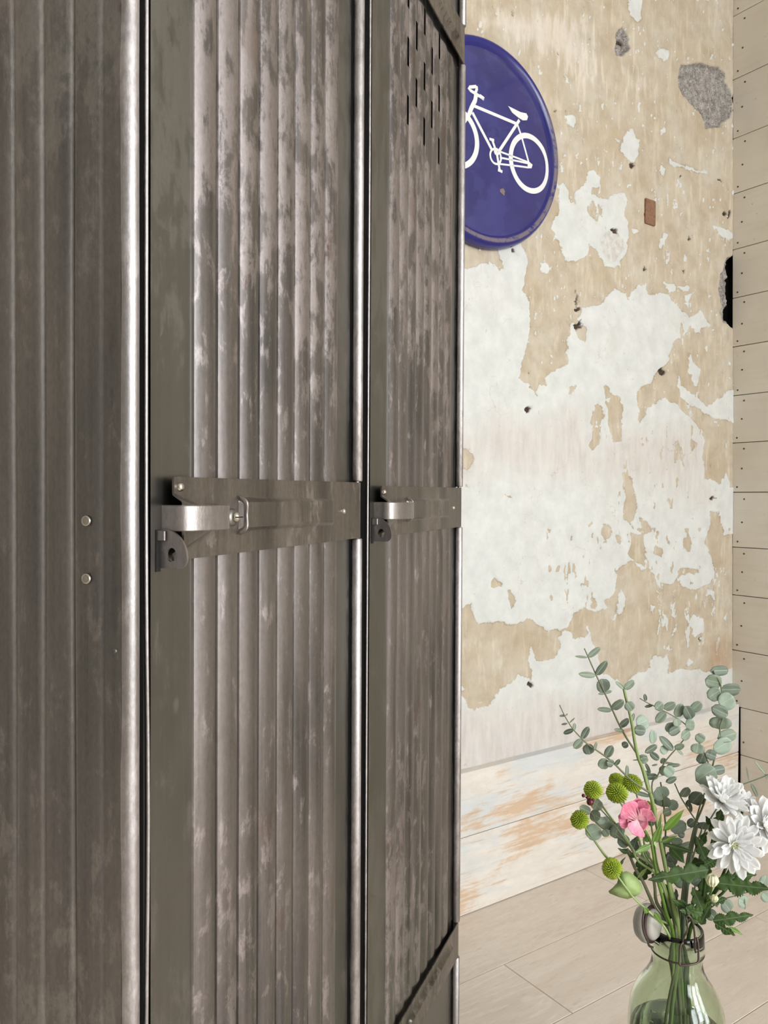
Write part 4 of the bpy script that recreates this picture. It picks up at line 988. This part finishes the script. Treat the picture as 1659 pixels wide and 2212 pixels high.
sprig('eucalyptus branch with a thick pale green main stem, cut off at the top', Z5,
      [(580,375),(605,480),(625,560),(645,660),(660,760),(685,880),(720,970),(760,1110),(790,1200),(815,1330),(850,1500)], .0017, .0030,
      [((582,374),(515,320),32,None),((582,374),(658,312),62,None),((640,620),(655,555),25,M_EUD),((690,890),(760,888),50,None),((690,905),(645,908),8,None),((655,680),(745,690),78,M_EUD),((750,1010),(735,985),20,M_EUD)],
      [(622,505,80,75,None),(716,625,85,115,M_EUL),(590,792,50,50,M_EUD),(730,905,60,55,None)], 1450, .1, -.015, M_STEM)
sprig('fine low eucalyptus sprig reaching far left over the green pompons', Z5,
      [(100,495),(135,570),(185,655),(240,720),(300,780),(370,830),(450,885),(520,945),(600,1025),(680,1090),(780,1155)], .0006, .0014,
      [((145,572),(97,577),18,None),((145,575),(160,558),12,None),((160,632),(112,642),16,None),((172,630),(215,590),10,None),((207,685),(212,628),28,None),((205,680),(127,708),36,M_EUD),((265,748),(318,655),50,M_EUD),
       ((270,752),(205,818),58,None),((358,835),(375,768),26,None),((445,885),(495,797),64,M_EUD),((515,945),(548,897),36,M_EUD),((600,1025),(605,945),34,M_EUD)],
      [(315,825,85,82,M_EUD),(428,932,82,85,None),(478,930,55,60,M_EUD)], None, 0, -.03)
sprig('arching eucalyptus branch with small cupped leaves in the middle of the bouquet', Z5,
      [(700,445),(750,475),(830,515),(900,550),(970,590),(1040,640),(1070,690),(1000,790),(920,880),(870,950),(830,1030),(790,1110)], .0006, .0012,
      [((745,465),(735,412),28,M_EUD),((800,495),(735,510),22,M_EUD),((880,525),(965,475),70,None),((895,545),(820,625),66,None),((1088,600),(1035,500),92,M_EUD),((1085,540),(1160,470),78,None),
       ((950,835),(845,730),62,M_EUD),((960,820),(1030,785),60,None),((970,815),(1022,870),22,None),((800,785),(790,680),66,M_EUL),((830,795),(735,850),50,M_EUD),((845,905),(775,850),50,M_EUD),((900,950),(1005,942),30,M_EUD),((900,1075),(975,1035),45,M_EUD)],
      [(843,502,78,70,None),(992,533,72,115,None),(1075,640,75,90,M_EUL),(975,625,72,60,None),(945,665,115,85,M_EUL),(958,683,112,58,M_EUD),(1040,716,95,68,None),(1150,742,85,66,None),(880,830,70,70,M_EUL),(873,912,48,46,M_EUD),(915,990,80,95,M_EUL),(790,1030,95,48,M_EUD),(760,1005,40,36,M_EUD),(880,985,70,80,M_EUL)],
      1480, .3, .012, tail=(1425, 1800))
sprig('tall eucalyptus stem with the largest round leaves, near the wall corner', Z5,
      [(1250,240),(1300,330),(1310,380),(1325,480),(1335,560),(1300,650),(1300,740),(1275,820),(1250,930),(1225,1010),(1210,1110),(1180,1230),(1100,1440)], .0010, .0015,
      [], [(1293,238,136,76,M_EUD),(1250,318,132,112,None),(1378,378,148,98,M_EUD),(1255,412,116,106,None),(1297,542,150,78,M_EUD),(1350,725,150,88,None),(1300,628,160,100,None),(1315,797,165,108,M_EUL),(1347,465,118,142,M_EUL)],
      1475, .5, .03, tail=(1485, 1870))
sprig('short eucalyptus shoot with one very large round leaf above the white flowers', Z5,
      [(1140,770),(1180,850),(1215,935),(1228,990),(1205,1100),(1150,1250),(1100,1440)], .0009, .0014,
      [], [(1130,820,106,76,None),(1160,895,92,76,M_EUD),(1230,868,86,76,M_EUD),(1190,1015,178,165,None),(1200,962,76,58,M_EUD),(1287,980,98,70,M_EUD)],
      1478, .2, .02, tail=(1480, 1880))
sprig('low eucalyptus shoot of blue-green round leaves at the left of the bouquet', Z6,
      [(240,400),(290,430),(310,480),(370,540),(470,590),(560,660),(650,760)], .0010, .0016,
      [], [(230,395,108,58,None),(320,355,96,92,M_EU),(310,440,92,92,None),(395,500,102,112,M_EUL),(296,565,130,130,M_EUL),(392,575,62,70,M_EU),(480,555,112,132,M_EUD),(530,640,112,95,M_EUD),(345,480,90,60,M_EUL)],
      1450, -.3, -.02, tail=(1425, 1890))
sprig('eucalyptus shoot of broad grey-green leaves behind the pink flower', Z6,
      [(820,180),(840,300),(850,420),(860,560),(850,700),(880,900),(890,1050)], .0010, .0020,
      [((700,30),(740,110),30,M_EUD),((750,50),(800,40),14,M_EUD),((600,250),(740,290),34,M_EU)], [(820,265,142,96,M_EUL),(835,325,132,86,None),(915,355,66,102,M_EUL),(870,412,72,62,None),(745,490,62,60,M_EUL),(700,750,82,68,M_EUL),(900,790,92,112,M_EUD),(860,640,70,90,M_EU),(900,760,80,90,M_EUD)],
      1470, .1, .03, tail=(1445, 1960))
sprig('dark thin eucalyptus shoot crossing behind the white flowers', Z6,
      [(930,190),(980,300),(1030,380),(1090,470),(1140,540),(1110,640),(1050,850),(1020,1000)], .0008, .0016,
      [((1050,340),(1060,410),26,M_EUD),((820,20),(975,42),20,M_EU),((860,180),(945,140),38,M_EU)], [(1010,255,66,102,None),(1100,300,152,72,M_EUD),(1035,342,46,60,M_EUD),(960,530,142,82,M_EUL),(980,587,62,52,M_EUD),(1058,497,86,46,M_EUD),(1150,517,112,46,M_EUD),(1000,690,172,50,M_EU),(975,950,112,102,M_EUL),(1095,950,82,82,M_EU),(945,640,100,62,M_EUL)],
      1485, .6, .04, tail=(1483, 1960))
sprig('thin bare eucalyptus twig pointing out past the right edge', Z6,
      [(1740,60),(1659,120),(1550,165),(1450,200),(1390,225),(1250,400),(1150,620)], .0007, .0014,
      [((1640,120),(1545,10),20,M_EU),((1510,170),(1490,55),9,M_EUD),((1525,190),(1580,295),34,M_EUD),((1630,110),(1659,160),20,M_EUD),((1340,200),(1330,145),36,M_EUD)], [], 1490, .6, .05, M_EUD, tail=(1495, 1950))
sprig('loose eucalyptus twig drooping at the lower right of the bouquet', Z6,
      [(1700,1010),(1600,1030),(1500,1040),(1390,1070),(1300,1100),(1180,1180)], .0006, .0012,
      [((1460,1050),(1480,1175),20,M_EUD)], [(1335,1145,112,92,M_EU),(1458,1110,44,112,M_EUL),(1628,945,78,84,M_EUL),(1645,1070,56,112,M_EUL),(1210,1210,80,100,M_EUD),(1610,690,70,50,M_EUD)],
      1484, .5, .0, tail=(1490, 1985))

# --- green pompon chrysanthemums
def pompon_mesh(r, seed):
    rnd = random.Random(seed); vs = []; fs = []; n = 190; ga = pi*(3-sqrt(5))
    bm = bmesh.new()
    bmesh.ops.create_uvsphere(bm, u_segments=14, v_segments=10, radius=r*.80)
    for f in bm.faces: f.material_index = 1
    for i in range(n):
        y = 1-1.75*i/n; rr = sqrt(max(0, 1-y*y)); a = i*ga
        d = Vector((rr*cos(a), rr*sin(a), y)); t = d.orthogonal().normalized(); b = d.cross(t); s = r*(.070 if y > .5 else .092); L = r*(.24+.10*rnd.random())
        c = d*r*.78; tip = d*(r*.78+L)+Vector((0, 0, -.03*r))
        ring_ = [bm.verts.new(c+(t*cos(k*2*pi/5)+b*sin(k*2*pi/5))*s) for k in range(5)]
        ring2 = [bm.verts.new(tip+(t*cos(k*2*pi/5)+b*sin(k*2*pi/5))*s*.62) for k in range(5)]
        for k in range(5): bm.faces.new((ring_[k], ring_[(k+1) % 5], ring2[(k+1) % 5], ring2[k]))
        bm.faces.new(ring2)
    for v in bm.verts: v.co.z *= .82
    me = bpy.data.meshes.new('petals'); bm.to_mesh(me); bm.free(); me.materials.append(M_LIME); me.materials.append(M_LIMED)
    for p in me.polygons: p.use_smooth = True
    return me
PM = pompon_mesh(1.0, 3)
def pompon(label, X, Y, rpx, st, foot, off, dY, face=(.0, -.5, .85), tail=(1450, 1965)):
    o = thing('pompon_chrysanthemum', label, 'flower', 'green pompon chrysanthemums'); c = at(*Z6(X, Y), YB+dY); r = rpx/3.614/1667*1.04
    h = bpy.data.objects.new('petals', PM); COL.objects.link(h); h.parent = o; q = Vector(face).to_track_quat('Z', 'Y')
    h.matrix_local = Matrix.Translation(c) @ q.to_matrix().to_4x4() @ Matrix.Scale(r, 4)
    pts = [Z6(*p) for p in st]; n0 = len(pts)
    if foot is not None: pts += to_bottle(*tail, foot, off)
    dYs = [dY+.01]*n0+([dY*.6]+[0.005]*2+[.01]*2 if foot is not None else [])
    P = smooth_path([at(p[0], p[1], YB+d) for p, d in zip(pts, dYs)], 4); bm = bmesh.new(); tube(bm, P, [.0011+.0008*i/len(P) for i in range(len(P))], 8); bmo('stem', bm, M_STEM, o, True)
pompon('green pompon chrysanthemum beside the dark red berries, upper left', 295, 238, 66, [(300,260),(330,310),(390,400),(450,480),(540,600),(600,700),(650,800)], 1448, -.4, -.03, (-.1,-.45,.9), (1425,1900))
pompon('green pompon chrysanthemum at the top, back of the cluster above the pink flower', 480, 165, 58, [(490,200),(520,300),(560,400),(640,600),(700,760)], 1456, -.1, .0, (.0,-.4,.9), (1430,1900))
pompon('green pompon chrysanthemum on the right of the cluster above the pink flower', 600, 186, 70, [(615,220),(640,300),(690,500),(700,700)], 1461, .0, -.005, (.15,-.4,.9), (1430,1900))
pompon('green pompon chrysanthemum lowest of the cluster above the pink flower', 480, 262, 76, [(490,300),(530,380),(600,500),(660,650),(700,780)], 1452, -.2, -.025, (-.05,-.35,.9), (1430,1900))
pompon('green pompon chrysanthemum farthest left in the bouquet', 190, 470, 66, [(210,500),(250,560),(300,630),(370,730),(430,800),(560,960)], None, 0, -.03, (-.5,-.4,.7))
pompon('green pompon chrysanthemum low at the left just over the pale broad leaf', 442, 852, 70, [(450,880),(500,940),(570,1030),(640,1110),(720,1180)], 1452, -.3, -.035, (-.2,-.75,.6), (1420,1985))
pompon('green pompon chrysanthemum mostly hidden behind the pink flower', 728, 385, 58, [(735,430),(760,600),(790,800)], 1466, .1, .02, (.3,-.4,.8), (1430,1900))

# --- berries
o = thing('berry_twig', 'small twig with two glossy dark red berries left of the green pompons', 'berries')
for (x, y, r) in ((218, 284, 14), (270, 334, 27), (250, 300, 12), (292, 318, 12)):
    bm = bmesh.new(); bmesh.ops.create_uvsphere(bm, u_segments=16, v_segments=10, radius=r/3.614/1667)
    for v in bm.verts: v.co += at(*Z6(x, y), YB-.045)
    bmo('berry', bm, M_BERRY, o, True)
stem(o, [Z6(225, 285), Z6(265, 325), Z6(330, 370), Z6(450, 500), Z6(620, 720), (1425, 1890), (1458, 2005), (1462, 2080), (1470, 2190)], .0006, .0014, M_STEMB, dYs=[-.045, -.04, -.04, -.03, -.02, -.01, 0, 0, 0])

# --- pink alstroemeria
al = thing('pink_alstroemeria', 'open pink alstroemeria with dark-flecked petals on a bright green stem', 'flower')
C = Z6(640, 470)
for k, (tx, ty, w, sh) in enumerate([(640,292,95,'petal'),(520,345,120,'petal'),(482,440,115,'petal'),(600,590,120,'petal'),(725,515,85,'petal'),(748,395,110,'petal'),(570,540,90,'petal'),(700,310,80,'petal')]):
    leaf(al, C, Z6(tx, ty), 1.5*w/3.614, -.050 if k % 2 else -.046, -.010, M_PINK, 'petal', .30, .06, name='petal')
for k in range(7):
    a = radians(60+k*22); bm = bmesh.new(); p0 = at(*C, YB-.048); p1 = at(*Z6(640+70*cos(a)-10, 455-75*sin(a)), YB-.068)
    tube(bm, smooth_path([p0, (p0+p1)/2+Vector((0, -.006, 0)), p1]), .0004, 6); bmo('stamen', bm, mat_plain('stamen_pink', srgb(238, 190, 196), .5) if k == 0 else bpy.data.materials['stamen_pink'], al, True)
stem(al, [C, Z6(700, 560), Z6(740, 640), Z6(760, 720), Z6(775, 820), Z6(800, 950), Z6(830, 1060), (1440, 1975), (1452, 2008), (1460, 2080), (1475, 2190), (1480, 2300)], .0014, .0026, M_LGRN, dYs=[-.04, -.035, -.03, -.03, -.028, -.025, -.02, -.012, -.01, 0, .01, .01])
for b, t, w, m_, dy in [((760,650),(795,505),62,M_LGRN,-.03),((840,560),(995,375),85,M_LGRN,-.02),((745,670),(608,725),58,M_LGRN,-.04),((790,655),(830,490),40,M_LGRN,-.025),((820,650),(960,590),30,M_LGRN,-.03),((840,660),(1090,720),52,M_GRN,-.01),((890,675),(1000,815),120,M_GRN,.0),((805,560),(820,400),24,M_LGRN,-.02),((770,640),(790,700),30,M_PGRN,-.035),((720,650),(700,560),50,M_LGRN,-.02),((640,930),(720,830),34,M_STEM,-.02),((720,1200),(680,1145),50,M_LGRN,-.045),((770,1190),(840,1300),40,M_LGRN,-.045)]:
    leaf(al, Z6(*b), Z6(*t), w/3.614, dy, random.uniform(-.012, .0), m_, 'lance', .35, .12)

# --- pale broad leaf (low left)
pl = thing('broad_leaf_stem', 'pale green pointed broad leaf on a thin stem hanging low at the left', 'leaf')
B_ = at(*Z6(600, 1075), YB-.04)
out_ = [(600,1078),(560,1092),(490,1075),(420,1045),(414,1030),(450,1000),(482,965),(495,920),(520,885),(550,873),(590,888),(640,930),(668,970),(682,1010),(660,1050),(625,1070)]
cpt = at(*Z6(560, 990), YB-.052); vs = [cpt]+[at(*Z6(*p), YB-.04-.002*(i % 3)) for i, p in enumerate(out_)]
pts2 = [cpt.lerp(v, .55)+Vector((0, -.001, 0)) for v in vs[1:]]; n = len(out_); vs = vs+pts2
fs = [(0, 1+n+i, 1+n+(i+1) % n) for i in range(n)]+[(1+n+i, 1+i, 1+(i+1) % n, 1+n+(i+1) % n) for i in range(n)]
o = pyo('leaf_blade', vs, fs, M_PGRN, pl, True); solid(o)
stem(pl, [Z6(480, 905), Z6(540, 990), Z6(600, 1070), Z6(660, 1130), Z6(730, 1190), Z6(790, 1250), (1440, 2010), (1455, 2060), (1450, 2150), (1440, 2300)], .0010, .0016, M_PGRN, dYs=[-.053, -.055, -.045, -.045, -.045, -.045, -.03, -.01, 0, 0])

# --- white chrysanthemums
def petal_mesh(L, w, cup, bend, seed):
    vs, fs = leaf_mesh(L, w, cup, bend, 'petal', 9, 4, seed); me = bpy.data.meshes.new('petal'); me.from_pydata(vs, [], fs); me.update(); me.materials.append(M_WHT)
    for p in me.polygons: p.use_smooth = True
    return me
PMS = [petal_mesh(1, .36, .5, .12, 1), petal_mesh(1, .40, .35, .2, 2), petal_mesh(1, .33, .6, .05, 3)]
def daisy(label, cpx, rpx, nrm, dY, stem_pts, foot, n1=15, n2=13, n3=10, open_=12):
    o = thing('white_chrysanthemum', label, 'flower', 'white chrysanthemums'); c = at(cpx[0], cpx[1], YB+dY); R_ = rpx/1667*(1+dY)
    q = Vector(nrm).normalized().to_track_quat('Z', 'Y').to_matrix().to_4x4(); rnd = random.Random(int(cpx[0]))
    for n_, rr, el, h in ((n1, 1.0, open_-10, 0), (n2, .92, open_+6, .03), (n3, .70, open_+24, .06), (8, .42, open_+42, .08)):
        for k in range(n_):
            a = 2*pi*(k+.5*(n_ % 2)+rnd.uniform(-.22, .22))/n_; e = radians(el+rnd.uniform(-7, 9)); L = R_*rr*rnd.uniform(.86, 1.06)
            p = bpy.data.objects.new('petal', PMS[rnd.randint(0, 2)]); COL.objects.link(p); p.parent = o
            p.matrix_local = Matrix.Translation(c) @ q @ Matrix.Rotation(a, 4, 'Z') @ Matrix.Translation((R_*.06, 0, h*R_)) @ Matrix.Rotation(-e, 4, 'Y') @ Matrix.Rotation(rnd.uniform(-.3, .3), 4, 'X') @ Matrix.Diagonal((L, L*rnd.uniform(.85, 1.0), L, 1))
            md = p.modifiers.new('s', 'SOLIDIFY'); md.thickness = .012; md.offset = 0
    bm = bmesh.new()
    for i in range(46):
        rr = .20*R_*sqrt(i/46); a = i*2.39996; b = Vector((rr*cos(a), rr*sin(a), .06*R_)); t = Vector((rr*.75*cos(a), rr*.75*sin(a), .24*R_-rr*.45))
        tube(bm, [b, (b+t)/2+Vector((0, 0, .02*R_)), t], [.020*R_, .022*R_, .010*R_], 5)
    for v in bm.verts: v.co = Matrix.Translation(c) @ q @ v.co
    bmo('centre', bm, M_CREAM, o, True)
    bm = bmesh.new(); lathe(bm, [(0, -.16*R_), (.10*R_, -.15*R_), (.20*R_, -.05*R_), (.16*R_, .03*R_), (0, .05*R_)], 16, Matrix.Translation(c) @ q); bmo('calyx', bm, M_GRN, o, True)
    pts = [(cpx[0], cpx[1], dY+.02)]+[(*p, dY+.03) for p in stem_pts]
    if foot is not None: pts += [(1478, 2000, .01), (1474, 2075, .005), (foot, 2190, .01), (foot, 2300, .01)]
    P = smooth_path([at(x, y, YB+d) for x, y, d in pts], 4); bm = bmesh.new(); tube(bm, P, .0017, 8); bmo('stem', bm, M_GRN, o, True)
    return o
daisy('large white chrysanthemum with cream eye facing the viewer, lowest of the three', Z6(1392, 668), 63, (-.12, -1, .30), -.05, [Z6(1380, 800), Z6(1340, 900), Z6(1240, 1050)], 1478)
daisy('white chrysanthemum tilted upwards, highest of the three', Z6(1300, 330), 59, (.18, -.50, .85), -.02, [Z6(1290, 500), Z6(1230, 700), Z6(1180, 900)], 1470, open_=22)
daisy('white chrysanthemum cut off by the right edge of the view', Z6(1625, 520), 66, (.30, -.8, .5), -.03, [Z6(1560, 700), Z6(1450, 850), Z6(1300, 1050)], 1490, open_=20)
daisy('small part-open white chrysanthemum wedged between the upper and right-hand ones', Z6(1465, 345), 30, (.35, -.65, .7), -.015, [Z6(1440, 500), Z6(1350, 800)], None, 10, 8, 6, 35)

# --- dark lobed foliage with buds
fo = thing('chrysanthemum_foliage', 'dark green lobed chrysanthemum leaves with two unopened cream buds over the bottle mouth', 'foliage')
def lleaf(b, t, w, dy, dt=0, mat=M_GRN, seed=1, lobes=4, face=None, bend=.1):
    B = at(*b, YB+dy); T = at(*t, YB+dy+dt); vs, fs = lobed((T-B).length, w/3.614/1667, seed, bend, lobes); o = pyo('leaf', vs, fs, mat, fo, True); place(o, B, T, face); solid(o)
lleaf(Z6(1195, 862), Z6(742, 935), 150, -.06, -.01, M_GRN, 2, 4, (0, -.8, .5), -.12)
lleaf(Z6(1250, 965), Z6(1665, 1020), 175, -.045, -.01, M_GRN, 3, 3, (0, -.8, .6))
lleaf(Z6(1300, 940), Z6(1560, 890), 110, -.02, 0, M_GRN, 4, 3)
lleaf((1540, 1989), (1629, 1977), 110, -.03, -.01, M_GRN, 5, 3, (0, -.9, .4), -.1)
lleaf((1545, 1995), (1588, 2020), 85, -.032, -.01, M_GRN, 6, 2)
lleaf((1575, 2003), (1603, 2018), 40, -.03, 0, M_LGRN, 7, 1)
lleaf(Z6(1230, 600), Z6(1290, 375), 130, .0, 0, M_GRN, 8, 3); lleaf(Z6(1260, 560), Z6(1165, 440), 90, .005, 0, M_GRN, 9, 2)
lleaf(Z6(1180, 800), Z6(1085, 590), 110, -.01, 0, M_GRN, 10, 3); lleaf(Z6(1170, 900), Z6(1230, 640), 130, .0, 0, M_GRN, 11, 3); lleaf(Z6(1160, 830), Z6(1270, 760), 90, -.01, 0, M_GRN, 12, 3)
lleaf(Z6(670, 950), Z6(660, 740), 140, .01, 0, M_GRN, 13, 2); lleaf(Z6(670, 940), Z6(760, 790), 90, .02, 0, M_GRN, 14, 2)
lleaf(Z6(1150, 1180), Z6(1060, 990), 130, -.02, 0, M_GRN, 15, 3); lleaf(Z6(1130, 1230), Z6(900, 1080), 110, -.02, 0, M_GRN, 16, 3); lleaf(Z6(1150, 1200), Z6(960, 1170), 120, -.03, 0, M_GRN, 17, 2)
lleaf(Z6(1120, 1280), Z6(1010, 1150), 90, -.03, 0, M_GRN, 18, 2); lleaf(Z6(1160, 1100), Z6(1150, 860), 120, .01, 0, M_GRN, 19, 3); lleaf(Z6(1240, 1120), Z6(1335, 1080), 70, -.03, 0, M_GRN, 20, 2)
lleaf(Z6(1200, 1060), Z6(1260, 1150), 60, -.03, 0, M_GRN, 21, 2); lleaf(Z6(640, 760), Z6(480, 690), 60, -.01, 0, M_GRN, 22, 2); lleaf(Z6(890, 1250), Z6(850, 960), 120, .015, 0, M_EUD, 23, 1)
lleaf(Z6(940, 1240), Z6(930, 1000), 110, .02, 0, M_EUD, 24, 1); lleaf(Z6(1130, 1290), Z6(1210, 1120), 90, -.01, 0, M_GRN, 25, 2); lleaf(Z6(600, 720), Z6(640, 590), 100, .02, 0, M_EUD, 26, 1)
lleaf(Z6(500, 830), Z6(545, 760), 24, -.02, 0, M_GRN, 27, 1); lleaf(Z6(1100, 700), Z6(1180, 560), 90, .01, 0, M_GRN, 28, 2); lleaf(Z6(1060, 820), Z6(1250, 780), 120, .01, 0, M_GRN, 29, 3)
for i, pts in enumerate(([Z6(1245, 560), Z6(1210, 700), Z6(1180, 850), Z6(1160, 1000), Z6(1140, 1150), (1508, 1975), (1490, 2010), (1484, 2075), (1490, 2190)], [Z6(1330, 850), Z6(1260, 1000), Z6(1190, 1120), Z6(1130, 1230), (1492, 2005), (1482, 2075), (1476, 2190)],
                         [Z6(1222, 945), Z6(1215, 1030), Z6(1170, 1120), Z6(1130, 1230)], [Z6(1240, 1085), Z6(1180, 1120), Z6(1140, 1190)], [Z6(560, 700), Z6(620, 850), Z6(680, 950), Z6(730, 1060), Z6(780, 1170), (1440, 2000), (1455, 2070), (1475, 2190)],
                         [Z6(830, 680), Z6(850, 820), Z6(900, 1000), Z6(930, 1120), (1464, 1990), (1468, 2070), (1478, 2190)], [Z6(760, 900), Z6(775, 1000), Z6(790, 1120), (1440, 1990), (1450, 2075), (1462, 2190)], [Z6(1105, 520), Z6(1085, 600), Z6(1060, 720), Z6(1040, 900), (1480, 1960), (1474, 2070), (1466, 2190)])):
    stem(fo, pts, .0012 if i in (2, 3) else .0018, .0016 if i in (2, 3) else .0028, [M_GRN, M_GRN, M_LGRN, M_LGRN, M_STEMB, M_STEM, M_STEMB, M_EUD][i], dYs=[-.01 if i in (0, 1, 4, 5, 6, 7) else -.05, .004])
for (x, y, r) in ((1222, 945, 40), (1240, 1087, 24)):
    bm = bmesh.new(); R_ = r/3.614/1667; c = at(*Z6(x, y), YB-.05)
    for k in range(10):
        a = 2*pi*k/10; tube(bm, smooth_path([c+Vector((.5*R_*cos(a), .5*R_*sin(a), -.9*R_)), c+Vector((.95*R_*cos(a), .95*R_*sin(a), 0)), c+Vector((.35*R_*cos(a), .35*R_*sin(a), .95*R_))]), [.2*R_]*4+[.33*R_]*4+[.14*R_], 6)
    bmo('bud', bm, M_CREAM, fo, True)
for i in range(3):   # woody stems under water
    x0 = (1442, 1452, 1478)[i]
bpy.context.view_layer.update()
